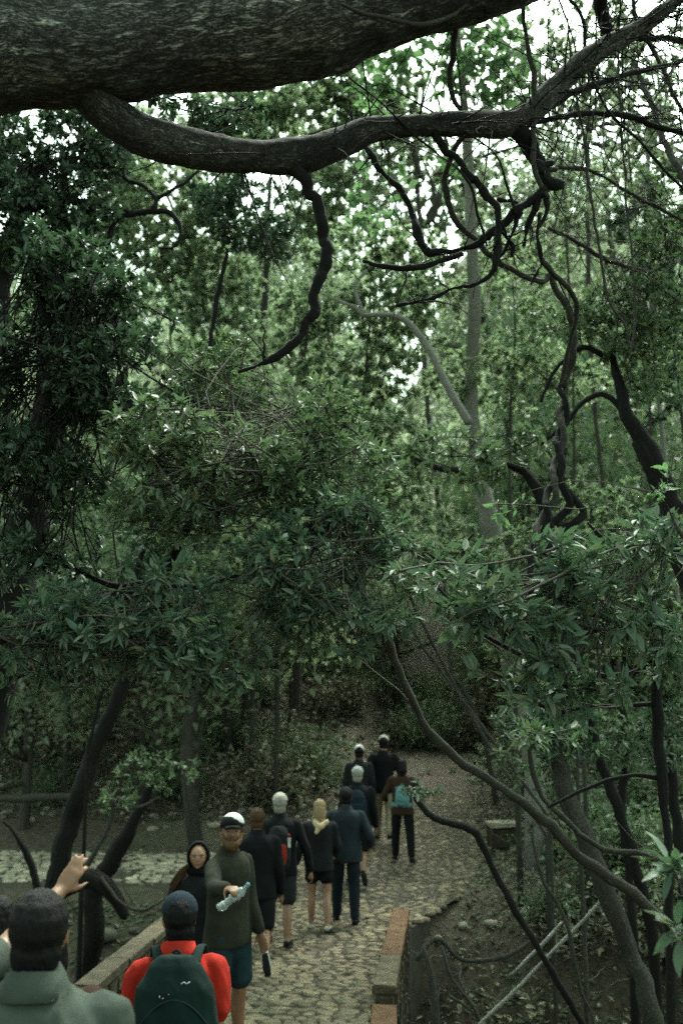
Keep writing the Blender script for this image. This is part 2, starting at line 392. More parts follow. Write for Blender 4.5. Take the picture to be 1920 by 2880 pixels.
def crown_points(r, lobes):
    """lobes: (px,py,rx,ry,Y,depth_half,LAI-weight) -> list of (center, ax) in metres"""
    out = []
    for (px, py, rx, ry, Y, dz, lai) in lobes:
        c = W(px, py, Y); s = Y/FPX
        out.append((c, np.array([rx*s, dz, ry*s]), lai, PI*rx*s*ry*s))
    return out
DENS = 2.2
def grow_crown(root, lobes, nodes, leafmat, ln=.08, wr=.36, per=12, singles=0, seed=1, twigmat='twig', twr=.004, up=.9, name='crown', clump=.5, spread=.11, twsides=3, bare=.30):
    r = np.random.default_rng(seed)
    tips = []
    larea = ln*ln*wr*.62
    cps = crown_points(r, lobes)
    for c, ax, lai, area in cps:
        nt = max(4, int(lai*DENS*area/larea/per))
        g = r.normal(size=(nt*4, 3)); g = norm(g)*(r.random((nt*4, 1))**.42)
        p = c+g*ax
        f = fbm(p[:, 0]*1.5/ max(.35, ax[0])*1.0, p[:, 1]*1.2, p[:, 2]*1.5/max(.35, ax[0]), 3)+r.normal(size=len(p))*.12
        p = p[np.argsort(-f)[:int(nt/ max(.25, clump))]]
        p = p[r.permutation(len(p))[:nt]]
        tips.append(p)
    tips = np.concatenate(tips); N = len(tips)
    center = np.average([c for c, *_ in cps], axis=0)
    # connect tips to the skeleton
    nodes = np.asarray(nodes, float)
    base = nodes.copy()
    dist0 = np.min(np.linalg.norm(tips[:, None]-base[None], axis=2), axis=1)
    order = np.argsort(dist0)
    NB = np.zeros((len(base)+N*4, 3)); NB[:len(base)] = base; k = len(base)
    KP = 5; pol = np.zeros((N, KP, 3)); rad = np.zeros((N, KP)); tv = np.linspace(0, 1, KP)
    for j, i in enumerate(order):
        t = tips[i]; dd = np.linalg.norm(NB[:k]-t, axis=1)+.15*np.linalg.norm(NB[:k]-center, axis=1)*0
        q = NB[np.argmin(dd)]
        L = np.linalg.norm(t-q); dv = t-q
        mid = q+dv*.5+r.normal(size=3)*L*.13+np.array([0, 0, -.08*L if r.random() < .5 else .1*L])
        P = (1-tv)[:, None]**2*q+2*((1-tv)*tv)[:, None]*mid+tv[:, None]**2*t
        P[1:-1] += r.normal(size=(KP-2, 3))*L*.03
        pol[j] = P; rb = twr*(1+min(3.5, 2.2*L)); rad[j] = rb*(1-.75*tv)
        NB[k:k+3] = P[[1, 3, 4]]; k += 3
    nb = int(N*bare)
    if nb:
        q = NB[r.integers(0, k, nb)]; t = tips[r.integers(0, N, nb)]; dv = t-q; L = np.linalg.norm(dv, axis=1, keepdims=True); f = np.minimum(1, .9/np.maximum(L, .01)); t = q+dv*f
        mid = q+(t-q)*.5+r.normal(size=(nb, 3))*.16*np.minimum(L, .9); tb = tv[None, :, None]
        PB_ = (1-tb)**2*q[:, None]+2*((1-tb)*tb)*mid[:, None]+tb**2*t[:, None]; PB_[:, 1:-1] += r.normal(size=(nb, KP-2, 3))*.012
        mbb = MB(); tubes_batch(mbb, PB_, twr*1.5*(1-.7*tv)[None]*(.6+.8*r.random((nb, 1))), 4); o = mbb.build('bare_twigs', M[twigmat], root); o['kind'] = 'stuff'
    mb = MB(); tubes_batch(mb, pol, rad, twsides)
    mb.build('twigs', M[twigmat], root)['kind'] = 'stuff'
    # leaves
    tt = r.random((N, per))**.7*.62+.40
    seg = np.clip(tt*(KP-1), 0, KP-1.001); i0 = seg.astype(int); fr = (seg-i0)[..., None]
    ii = np.arange(N)[:, None]
    pos = pol[ii, i0]*(1-fr)+pol[ii, i0+1]*fr
    tdir = norm(pol[ii, i0+1]-pol[ii, i0])
    # keep leaves near the tip: replace base part of long twigs
    far = np.linalg.norm(pos-pol[:, -1:][:, :], axis=2)
    pos = np.where((far > spread*2.2)[..., None], pol[:, -1:]+(-tdir)*(r.random((N, per, 1))*spread*2), pos)
    rv = norm(r.normal(size=(N, per, 3)))
    side = norm(np.cross(tdir, rv))
    d = norm(tdir*.65+side*.85+np.array([0, 0, -.10]))
    nrm = norm(np.array([0, 0, up])+r.normal(size=(N, per, 3))*.5)
    s = (r.random((N, per))*.6+.62)*ln
    pos = pos.reshape(-1, 3)+r.normal(size=(N*per, 3))*ln*.12
    d = d.reshape(-1, 3); nrm = nrm.reshape(-1, 3); s = s.ravel(); wd = s*wr*(.8+.4*r.random(len(s)))
    if singles:
        px, py, zc = project(pos)
        vis = (px > -20) & (px < 1940) & (py > -20) & (py < 2900)
        score = np.where(vis, s/zc, 0)*(1+.35*r.random(len(s)))
        pick = np.argsort(-score)[:singles]; keep = np.ones(len(s), bool); keep[pick] = False
        lm = leaf_set(leafmat, round(wr, 2)); o0 = origin_of(root)
        dn = norm(d[pick]); sn = norm(np.cross(dn, nrm[pick])); nn = np.cross(sn, dn)
        for a, i in enumerate(pick):
            o = bpy.data.objects.new('leaf', lm[a % 6]); o.parent = root
            mtx = Matrix(((dn[a][0]*s[i], -sn[a][0]*s[i], nn[a][0]*s[i], pos[i][0]-o0[0]),
                          (dn[a][1]*s[i], -sn[a][1]*s[i], nn[a][1]*s[i], pos[i][1]-o0[1]),
                          (dn[a][2]*s[i], -sn[a][2]*s[i], nn[a][2]*s[i], pos[i][2]-o0[2]), (0, 0, 0, 1)))
            o.matrix_basis = mtx; COL.objects.link(o)
        pos, d, nrm, s, wd = pos[keep], d[keep], nrm[keep], s[keep], wd[keep]
    V, Q = leaf_arrays(pos, d, nrm, s, wd)
    o = part(name, V, [Q], M[leafmat], root, smooth=False)
    o['kind'] = 'stuff'
    return len(pos)

def poly(pts, Y0, Y1=None, step=.12):
    """pixel polyline (px,py,r_px) with depth running from Y0 to Y1 -> world spline"""
    pts = np.array(pts, float); Y1 = Y0 if Y1 is None else Y1
    L = np.concatenate([[0], np.cumsum(np.linalg.norm(np.diff(pts[:, :2], axis=0), axis=1))]); L /= L[-1]
    P = []; R = []
    for p, t in zip(pts, L):
        Y = Y0*(1-t)+Y1*t; P.append(W(p[0], p[1], Y))
        zc = project(P[-1])[2]; R.append(p[2]*zc/FPX)
    return spline(P, R, step)

# ------------------------------------------------------------------ terrain
XC = np.array([(-3,-.95),(6,-.95),(10,-.98),(13,-.62),(15,-.1),(18,.9),(22,1.7),(28,2.5),(36,3.2),(60,6)])
ZP = np.array([(-3,1.9),(0.4,1.62),(3.1,.83),(5.3,.42),(8.0,.33),(9.5,.17),(12,0),(15,0),(18,.2),(24,.7),(32,2.0),(60,12)])
def xc(y): return np.interp(y, XC[:, 0], XC[:, 1])
def zp(y): return np.interp(y, ZP[:, 0], ZP[:, 1])
def sst(a, b, x): t = np.clip((x-a)/(b-a), 0, 1); return t*t*(3-2*t)
def on_bridge(x, y): return (y > 6.5) & (y < 14.9) & (np.abs(x-xc(y)) < 1.8)
def ground_z(x, y, coarse=False):
    x = np.asarray(x, float); y = np.asarray(y, float)
    base = zp(y)+.0*x
    dx = np.abs(x-xc(y))
    # back hillside
    hill = sst(20, 34, y)*(1.2+.0*x)+np.clip(y-22, 0, 300)*.12*sst(1.0, 5.0, dx)+np.clip(y-40, 0, 300)*.25
    left = sst(2, 7, -(x-xc(y)))*np.clip(y-19, 0, 40)*.06
    right = sst(1.2, 6, x-xc(y))*sst(11, 24, y)*1.6
    right = right+sst(-1, 6, x-xc(y))*np.clip(y-25, 0, 34)*.22
    far = -np.clip(y-90, 0, 400)*.30*1.0
    rough = fbm(x*.45, y*.45, 3.3, 4)*.28*sst(1.0, 3.0, dx)+fbm(x*2.2, y*2.2, 8.1, 3)*.07*sst(.9, 1.6, dx)
    # gully crossed by the bridge
    gc = np.where(x < xc(y), 11.6+.10*(x+2), 11.0-.35*(x-.6)); gw = np.where(x < xc(y), 3.3, 3.6)
    gd = np.exp(-((y-gc)/gw)**4)
    gully = -2.3*gd*(1+.25*fbm(x*.6, y*.6, 1, 3))
    gully = gully*np.where(on_bridge(x, y), 1.0, 1.0)
    side = sst(3.5, 9, np.abs(x+.5))*sst(-6, 2, y)*0.9*(1-sst(5, 9, y))
    # left paved branch beyond the gully
    z = base+hill+left+right+far+rough+gully+side
    br = sst(0, 1, 1-np.clip(np.abs(y-18.1)/2.8, 0, 1))*(x < xc(y))*sst(-12, -8, x)
    z = z*(1-br*.9)+(.05+.02*x*0)*br*.9
    onp = (1-sst(1.15, 1.9, dx))*(1-((y > 8.3) & (y < 14.3)))
    z = z*(1-onp)+(zp(y)-.06)*onp
    return z
def gz(x, y): return float(ground_z(np.array([x]), np.array([y]))[0])

def axis(spec): 
    out = []
    for a, b, s in spec: out += list(np.arange(a, b, s))
    out.append(spec[-1][1]); return np.array(out)
gx = axis([(-260, -60, 20), (-60, -20, 2), (-20, -6, .5), (-6, 6, .13), (6, 20, .5), (20, 60, 2), (60, 260, 20)])
gy = axis([(-60, -6, 6), (-6, 6, .6), (6, 22, .13), (22, 36, .4), (36, 70, 2), (70, 400, 20)])
X, Yg = np.meshgrid(gx, gy)
Z = ground_z(X, Yg)
V = np.stack([X, Yg, Z], -1).reshape(-1, 3); idx = np.arange(X.size).reshape(X.shape)
Q = np.stack([idx[:-1, :-1], idx[:-1, 1:], idx[1:, 1:], idx[1:, :-1]], -1).reshape(-1, 4)
tag(link('ground', mesh_from('ground', V, [Q], M['ground'])), 'brown leaf littered forest floor with a gully and a rising hillside', kind='structure')

# ------------------------------------------------------------------ cobbled path (bridge deck and the branch to the left)
def path_half(y): return np.interp(y, [-3, 7, 9.6, 14, 15.5, 18, 22, 34], [1.35, 1.35, 1.25, 1.25, 1.7, 1.6, 1.1, .8])
ys = np.arange(7.2, 24.01, .1); us = np.linspace(-1, 1, 31)
Yp, Up = np.meshgrid(ys, us, indexing='ij'); Xp = xc(Yp)+Up*path_half(Yp); Zp = zp(Yp)+.0+fbm(Xp, Yp, 0, 2)*.015
V = np.stack([Xp, Yp, Zp], -1).reshape(-1, 3); idx = np.arange(Xp.size).reshape(Xp.shape)
Q = np.stack([idx[:-1, :-1], idx[:-1, 1:], idx[1:, 1:], idx[1:, :-1]], -1).reshape(-1, 4)
path = tag(link('path', mesh_from('path', V, [Q], M['mortar'])), 'cobbled stone path running over the bridge into the forest', kind='structure')
def on_branch(x, y): return (y > 15.7) & (y < 20.3) & (x < xc(y)-path_half(y)*.9) & (x > -9)
xs = np.arange(-9.5, .6, .15); yb = np.arange(15.6, 20.4, .15)
Xb, Yb = np.meshgrid(xs, yb); Zb = np.maximum(ground_z(Xb, Yb)+.02, .1+0*Xb)
Zb = .10+fbm(Xb, Yb, 0, 2)*.02-sst(1.9, 2.4, np.abs(Yb-18.0))*.3
V = np.stack([Xb, Yb, Zb], -1).reshape(-1, 3); idx = np.arange(Xb.size).reshape(Xb.shape)
Q = np.stack([idx[:-1, :-1], idx[:-1, 1:], idx[1:, 1:], idx[1:, :-1]], -1).reshape(-1, 4)
side_path = tag(link('path', mesh_from('path', V, [Q], M['mortar'])), 'cobbled side path off to the left beyond the gully with skylight painted into its stones', kind='structure')

def cobble(cx, cy, z, w_, d_, r, h=.018):
    """irregular domed stone: outer ring, inner raised ring, centre"""
    k = 8; a = np.arange(k)*2*PI/k+r.random()*.5
    sq = 1/np.maximum(np.abs(np.cos(a)), np.abs(np.sin(a)))**.85
    rr = sq*(1+r.normal(size=k)*.08)
    x = np.cos(a)*rr*w_*.5; y = np.sin(a)*rr*d_*.5; rot = r.normal()*.10; tx, ty = r.normal(size=2)*.10
    x, y = x*math.cos(rot)-y*math.sin(rot), x*math.sin(rot)+y*math.cos(rot)
    hh = h*(.5+.8*r.random())
    O = np.stack([cx+x, cy+y, np.full(k, z-.035)], 1); I = np.stack([cx+x*.94, cy+y*.94, z+hh*.55+r.normal(size=k)*.003], 1)
    J = np.stack([cx+x*.72, cy+y*.72, z+hh+r.normal(size=k)*.004], 1)
    V = np.concatenate([O, I, J, [[cx, cy, z+hh*1.1]]]); V[:, 2] += (V[:, 0]-cx)*tx+(V[:, 1]-cy)*ty
    q = []; t = []
    for i in range(k):
        j = (i+1) % k
        q += [(i, j, k+j, k+i), (k+i, k+j, 2*k+j, 2*k+i)]; t.append((2*k+i, 2*k+j, 3*k))
    return V, q, t
def zsurf(x, y): 
    if on_branch(np.array(x), np.array(y)): return .10
    return float(zp(y))
r = np.random.default_rng(11)
stones = []
y = 7.4
while y < 23.5:
    d_ = .095+.05*r.random()
    h_ = float(path_half(y)); x = float(xc(y))-h_+.05
    while x < float(xc(y))+h_-.06:
        w_ = .11+.15*r.random(); stones.append((x+w_/2, y+d_/2+r.normal()*.014, zsurf(x, y), w_*.91, d_*.86)); x += w_
    y += d_
br = []
y = 16.2
while y < 20:
    d_ = .14+.08*r.random(); x = -9.0
    while x < float(xc(y)-path_half(y)):
        w_ = .16+.18*r.random(); br.append((x+w_/2, y+d_/2+r.normal()*.02, .10, w_*.93, d_*.9)); x += w_
    y += d_
for lst, parent, cm in ((stones, path, 'cobble'), (br, side_path, 'skylit_cobble')):
    arr = np.array(lst); px, py, zc = project(np.stack([arr[:, 0], arr[:, 1], arr[:, 2]], 1))
    vis = (px > -10) & (px < 1930) & (py < 2900); sc = np.where(vis, arr[:, 3]*arr[:, 4]/zc**3, 0)
    big = set(np.argsort(-sc)[:300]); mb = MB()
    for i, s_ in enumerate(lst):
        V, q, t = cobble(*s_, r)
        if i in big: 
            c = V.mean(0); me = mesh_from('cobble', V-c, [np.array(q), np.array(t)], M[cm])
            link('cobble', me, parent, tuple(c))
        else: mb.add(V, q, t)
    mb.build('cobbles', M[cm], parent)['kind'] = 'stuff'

# stone steps behind/under the near walkers
steps = tag(link('steps', None), 'stone steps coming down to the bridge under the nearest walkers', kind='structure')
def box_v(c, s, rz=0, bev=.0, r=None, jit=0):
    """bevelled box: 24 verts"""
    x, y, z = [v/2 for v in s]; b = min(bev, x*.4, y*.4, z*.4) if bev else .004
    V = []
    for sz in (-1, 1):
        for k, (zz, ins) in enumerate(((z-b, 0), (z, b))):
            for (sx, sy) in ((-1, -1), (1, -1), (1, 1), (-1, 1)):
                for e in (0, 1):
                    ax = (x-b if (e == 0) == (sx*sy > 0) else x)
                    ay = (y if (e == 0) == (sx*sy > 0) else y-b)
                    V.append((sx*(ax-ins), sy*(ay-ins), sz*zz))
    V = np.array(V)
    if r is not None and jit: V = V+r.normal(size=V.shape)*jit
    c_, s_ = math.cos(rz), math.sin(rz)
    V = np.stack([V[:, 0]*c_-V[:, 1]*s_, V[:, 0]*s_+V[:, 1]*c_, V[:, 2]], 1)+np.array(c)
    # rings: bottom outer 0-7 (z=-(z-b)), bottom inner 8-15, top outer 16-23, top inner 24-31
    q = []
    for j in range(8):
        k = (j+1) % 8
        q += [(j, k, 16+k, 16+j), (16+j, 16+k, 24+k, 24+j), (8+j, 8+k, k, j)]
    f8 = [tuple(range(24, 32)), tuple(range(15, 7, -1))]
    t = []
    for f in f8:
        for i in range(1, 7): t.append((f[0], f[i], f[i+1]))
    return V, q, t
def box_part(name, c, s, m, root, rz=0, bev=.015, jit=0.0, tilt=None):
    mb = MB(); V, q, t = box_v(c, s, rz, bev, rng, jit)
    if tilt is not None:
        c = np.array(c); V = V.copy(); V[:, 2] += (V[:, 1]-c[1])*tilt
    mb.add(V, q, t); return mb.build(name, m, root, smooth=False)
sy_ = [(-3.0, 1.95), (-2.2, 1.8), (.0, 1.65), (1.3, 1.42), (1.9, 1.2), (2.5, 1.0), (3.1, .85), (3.7, .70), (4.3, .56), (5.0, .44), (6.2, .38)]
for i, (y0, zt) in enumerate(sy_):
    y1 = sy_[i+1][0] if i+1 < len(sy_) else 7.45
    box_part('step', (-.95, (y0+y1)/2, zt-.15), (2.7, (y1-y0)-.01, .30), M['sandstone'], steps, 0, .02)

# ------------------------------------------------------------------ bridge body and parapets
def wall_line(name, p0, p1, z0, z1, wid, height, label, cap_m, n, body_to):
    """low parapet: coping stones on a rubble body that goes down to body_to"""
    p0, p1 = np.array(p0), np.array(p1); L = np.linalg.norm(p1-p0); d = (p1-p0)/L; ang = math.atan2(d[1], d[0])
    root = empty(name, (*((p0+p1)/2), min(z0, z1)-height), label, 'parapet')
    cuts = np.cumsum(np.concatenate([[0], 1+.25*rng.random(n)])); cuts = cuts/cuts[-1]*L
    for i in range(n):
        a, b = cuts[i], cuts[i+1]; m = (a+b)/2; c = p0+d*m; zt = z0+(z1-z0)*m/L
        box_part('coping_stone', (c[0], c[1], zt-.045), (b-a-.012, wid, .09+.006*rng.normal()), cap_m[i % len(cap_m)], root, ang, .012, .0015)
    nc = 0; zb = min(z0, z1)-.10
    while zb > body_to:
        hgt = .16+.06*rng.random(); a = -.02*rng.random()
        while a < L-.03:
            ln = min(.22+.25*rng.random(), L-a); m = a+ln/2; c = p0+d*m; zt = (z0+(z1-z0)*m/L)-.095-(min(z0, z1)-.10-zb)
            box_part('wall_stone', (c[0], c[1], zt-hgt/2), (ln-.015, wid-.03+.012*rng.normal(), hgt-.012), M['wall_stone'] if zb < .02 else M['sandstone'], root, ang, .02, .004)
            a += ln
        zb -= hgt
    return root
S, O = M['sandstone'], M['orange_stone']
wall_line('parapet', (.40, 9.98), (.75, 13.3), .37, .33, .24, .3, 'low stone parapet with orange coping along the right edge of the bridge', [S, O, O], 3, -1.9)
wall_line('parapet', (.24, 6.9), (.385, 9.6), .46, .29, .25, .3, 'lower orange topped kerb wall at the near right end of the bridge', [O, S, O], 3, -1.2)
wall_line('parapet', (-2.35, 9.7), (-1.98, 13.1), .45, .40, .26, .3, 'low sandstone parapet along the left edge of the bridge above the rooty gully', [S, S, S, M['sandstone']], 4, -1.9)
mbb = MB()
yy = np.arange(7.5, 14.6, .5); prof = []
V = []
for y_ in yy:
    for sx, zz in ((-1, -2.6), (-1, float(zp(y_))-.05), (1, float(zp(y_))-.05), (1, -2.6)):
        V.append((float(xc(y_))+sx*(float(path_half(y_))+.05), y_, zz))
q = [(i*4+j, i*4+j+1, (i+1)*4+j+1, (i+1)*4+j) for i in range(len(yy)-1) for j in range(3)]
q += [(3, 2, 1, 0), tuple(len(V)-4+k for k in (0, 1, 2, 3))]
tag(link('bridge', mesh_from('bridge', V, [np.array(q)], M['wall_stone'], smooth=False)), 'stone body of the footbridge under the cobbles', kind='structure')

# ------------------------------------------------------------------ rocks, litter
def rock_mesh(seed, m, flat=.6):
    r = np.random.default_rng(seed); n1, n2 = 7, 10; V = [(0, 0, 1.)]
    for i in range(1, n1):
        t = PI*i/n1
        for j in range(n2): V.append((math.sin(t)*math.cos(2*PI*j/n2), math.sin(t)*math.sin(2*PI*j/n2), math.cos(t)))
    V.append((0, 0, -1.)); V = np.array(V)
    V = np.sign(V)*np.abs(V)**.75
    V = V*(1+.28*fbm(V[:, 0]*1.3+seed, V[:, 1]*1.3, V[:, 2]*1.3, 3))[:, None]; V[:, 2] *= flat; V[:, 1] *= .6+.4*r.random()
    T = [(0, 1+j, 1+(j+1) % n2) for j in range(n2)]; Q = []
    for i in range(n1-2):
        for j in range(n2): a = 1+i*n2; Q.append((a+j, a+n2+j, a+n2+(j+1) % n2, a+(j+1) % n2))
    e = len(V)-1; a = 1+(n1-2)*n2; T += [(e, a+(j+1) % n2, a+j) for j in range(n2)]
    return mesh_from('rock', V, [np.array(Q), np.array(T)], m)
def hit(px, py):
    """where the ray through a photo pixel meets the ground"""
    for Y in np.arange(6.5, 40, .08):
        p = W(px, py, Y)
        if p[2] <= gz(p[0], p[1]): return p
    return W(px, py, 30)
RL = [rock_mesh(i, M['rock']) for i in range(5)]; RD = [rock_mesh(i+9, M['rock_dark']) for i in range(4)]
rocks = [ # px,py,width px,pale?,label
 (430,2335,34,1,'small pale rock on the slope just above the side path'), (468,2330,24,1,'pale pebble sized rock right of the small pale rock above the side path'),
 (602,2325,40,1,'flat pale rock behind the man in the white cap'), (1195,2478,50,1,'pale stone at the right edge of the path before the parapet'),
 (1165,2510,40,1,'pale stone lying where the right parapet meets the path'), (1275,2340,26,1,'small pale stone right of the path beyond the parapet'),
 (1300,2608,46,1,'left one of two pale stones in the right gully'), (1382,2600,40,1,'right one of two pale stones in the right gully'),
 (1190,2600,44,0,'brown stone in the right gully close to the parapet'), (1450,2460,32,0,'small stone on the slope below the square stone block'),
 (1590,2510,40,1,'pale stone in the right gully below the long diagonal trunk'), (1350,2790,36,1,'pale stone low in the right gully under the crossing sticks'),
 (1540,2690,30,1,'tiny pale stone in the right gully beside the grey trunk'), (1600,2790,26,1,'small stone near the foot of the grey leaning trunk'),
 (60,2250,60,0,'mossy rock beside the fallen log on the left'), (275,2640,44,1,'bone pale curved stone in the left gully'), (300,2635,70,0,'mossy rock in the left gully'),
 (380,2620,40,0,'mossy rock in the left gully beside the left parapet'), (540,2215,40,0,'rounded brown rock on the hillside left of the grey haired man'), (745,2190,60,1,'broad pale rock on the hillside behind the grey haired man'),
 (700,2225,40,0,'brown rock on the hillside behind the walkers'),
 (300,2225,36,1,'pale rock on the left hillside by the leaning trunk'), (20,2290,34,1,'pale rock at the left edge below the log'), (90,2310,36,1,'pale rock above the bright paving at left'),
 (150,2290,30,0,'dull rock above the bright paving at left'), (645,2200,30,0,'small brown rock on the hillside above the man in the white cap')]
for i, (px, py, wpx, pale, lab) in enumerate(rocks):
    p = hit(px, py); s = wpx*project(p)[2]/FPX/2
    o = link('rock', (RL if pale else RD)[i % 4]); o.location = (p[0], p[1], p[2]+s*.15); o.scale = (s, s*.9, s*.8); o.rotation_euler = (0, 0, i*1.3)
    tag(o, lab, 'rock', 'rocks scattered on the slopes')
# square pale stone block right of the path
p = hit(1425, 2392); o = empty('stone_block', tuple(p), 'pale squared stone block standing on the bank right of the path', 'stone block')
s = project(p)[2]/FPX
box_part('block', (p[0], p[1]+.15, p[2]+.20), (95*s, .35, 62*s), M['sandstone'], o, .1, .03, .01)
box_part('top_slab', (p[0]-.02, p[1]+.12, p[2]+.20+31*s+.04), (104*s, .44, .07), M['rock'], o, .1, .02, .008)

def litter_layer(n, xr, yr, ln, seed, m, name, lab, dens=None, up=1.0):
    r = np.random.default_rng(seed)
    x = r.uniform(*xr, n); y = r.uniform(*yr, n)
    keep = ~((np.abs(x-xc(y)) < path_half(y)+.1) & (r.random(n) < .97)); keep &= ~(on_branch(x, y) & (r.random(n) < .93))
    if dens is not None: keep &= dens(x, y, r)
    x, y = x[keep], y[keep]; z = ground_z(x, y); onp = (np.abs(x-xc(y)) < path_half(y)) 
    z = np.where(onp, zp(y)+.03, z); z = np.where(on_branch(x, y), .14, z)
    pos = np.stack([x, y, z+.015+r.random(len(x))*.03], 1)
    a = r.random(len(x))*2*PI; d = np.stack([np.cos(a), np.sin(a), r.normal(size=len(x))*.25], 1)
    nr = norm(np.array([0, 0, up])+r.normal(size=(len(x), 3))*.35); s = ln*(.6+.8*r.random(len(x)))
    V, Q = leaf_arrays(pos, d, nr, s, s*.5)
    tag(link(name, mesh_from(name, V, [Q], m, False)), lab, kind='stuff')
litter_layer(44000, (-9, 9), (7, 24), .085, 21, M['litter'], 'leaf_litter', 'dry brown leaf litter lying on the forest floor')
litter_layer(18000, (-16, 16), (24, 44), .22, 22, M['litter'], 'leaf_litter', 'dry brown leaf litter on the hillside further back')
def low_dens(x, y, r): return (fbm(x*.5, y*.5, 5, 3) > .14+.2*r.random(len(x))) & ~((x > xc(y)) & (y < 17) & (r.random(len(x)) < .75))
litter_layer(26000, (-10, 10), (8, 30), .10, 23, M['leaf_mid'], 'ground_cover', 'low green seedlings and ivy on the forest floor', low_dens, .5)

def slope_dens(x, y, r): return (x-xc(y) > 0) & (y > 24)
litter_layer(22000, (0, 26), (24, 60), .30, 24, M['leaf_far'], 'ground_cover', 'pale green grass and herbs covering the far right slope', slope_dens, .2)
# loose stones as geometry mass
r = np.random.default_rng(5); mb = MB()
def pebble(k):
    rr = np.random.default_rng(k); V = [(0, 0, 1.)]+[(math.cos(a+o)*q, math.sin(a+o)*q, z) for z, q, o in ((.45, .85, 0), (-.45, .85, .5)) for a in np.arange(6)*PI/3]+[(0, 0, -1.)]
    V = np.array(V)*(1+rr.normal(size=(14, 1))*.14)*np.array([1, .75, .55])
    T = [(0, 1+j, 1+(j+1) % 6) for j in range(6)]+[(13, 7+(j+1) % 6, 7+j) for j in range(6)]; Q = [(1+j, 7+j, 7+(j+1) % 6, 1+(j+1) % 6) for j in range(6)]
    return V, Q, T
PB_S = [pebble(k) for k in range(6)]
for i in range(2600):
    x = r.uniform(-10, 9); y = r.uniform(8, 31)
    if r.random() < .35: x = r.uniform(-9, 0); y = r.uniform(20.3, 27)
    if abs(x-float(xc(y))) < float(path_half(y))+.1 or bool(on_branch(np.array(x), np.array(y))): continue
    s = .025+.10*r.random()**2.5; V, Q, T = PB_S[i % 6]; V = V*s; a = r.random()*6
    V = np.stack([V[:, 0]*math.cos(a)-V[:, 1]*math.sin(a), V[:, 0]*math.sin(a)+V[:, 1]*math.cos(a), V[:, 2]], 1)+np.array([x, y, gz(x, y)+s*.2])
    mb.add(V, Q, T)
V, F, B = mb.data()
tag(link('gravel', mesh_from('gravel', V, F, M['rock'])), 'small loose stones strewn over the slopes', kind='stuff')

# ------------------------------------------------------------------ trees
def tree_root(name, base, label, cat='tree', group=None):
    return empty(name, tuple(base), label, cat, group)
def trunk_mesh(root, parts, m, name='trunk'):
    """parts: list of (P,R,n,wob,lump)"""
    mb = MB()
    for P, R, n, wob, lump in parts: tube(mb, P, R, n, wob, lump, True, .12 if m == 'bark_pale' else .5)
    return mb.build(name, M[m], root)
def down_to_ground(P, R, x=None, y=None, flare=1.5, k=6):
    """prepend a stretch from the ground at (x,y) to the start of the spline"""
    x = P[0][0] if x is None else x; y = P[0][1] if y is None else y
    z = gz(x, y)-.1; a = np.array([x, y, z]); b = P[0]
    c1 = np.array([x, y, z+(b[2]-z)*.6]); t = np.linspace(0, 1, k+1)[:-1, None]
    A = (1-t)**2*a+2*(1-t)*t*(c1*.5+b*.5+np.array([(x-b[0])*.25, 0, 0]))+t*t*b
    return np.concatenate([A, P]), np.concatenate([R[0]*(flare-(flare-1)*t[:, 0]), R])

# --- the huge rough limb overhead with its long lower branch
lab = 'huge old tree whose rough thick limb crosses the top of the view'
base = np.array([-4.2, 4.3, gz(-4.2, 4.3)])
old = tree_root('old_tree', base, lab)
P, R = poly([(-900, 330, 190), (-420, 230, 175), (0, 140, 163), (150, 142, 150), (300, 138, 148), (450, 120, 138), (600, 100, 150), (720, 92, 154), (850, 60, 156), (1000, 22, 140), (1150, -22, 135), (1300, -60, 122), (1450, -100, 110), (1700, -220, 95), (2100, -420, 70)], 3.9, 4.9, .035)
P2, R2 = down_to_ground(P, R, base[0], base[1], 1.4, 40)
mb = MB(); tube(mb, P2, R2, 96, .05, [(.045, 2.3), (.016, 8), (.007, 26)]); mb.build('trunk', M['bark_big'], old)
PB, RB = poly([(215, 190, 80), (268, 262, 72), (310, 320, 58), (367, 358, 55), (428, 388, 57), (551, 420, 50), (673, 440, 46), (796, 441, 47), (918, 416, 44), (1030, 368, 36), (1100, 357, 30), (1205, 352, 30), (1327, 349, 34), (1419, 349, 36), (1480, 324, 36), (1542, 263, 33), (1633, 178, 31), (1725, 116, 27), (1817, 67, 20), (1903, 0, 17), (2050, -120, 10)], 4.3, 5.4, .03)
mb = MB(); tube(mb, PB, RB, 48, .06, [(.018, 4), (.008, 14), (.004, 36)]); mb.build('branch', M['bark_limb'], old)
def at_depth(px, py): 
    """depth of the long branch near a photo pixel"""
    x, y, z = project(PB); i = np.argmin((x-px)**2+(y-py)**2); return PB[i][1]
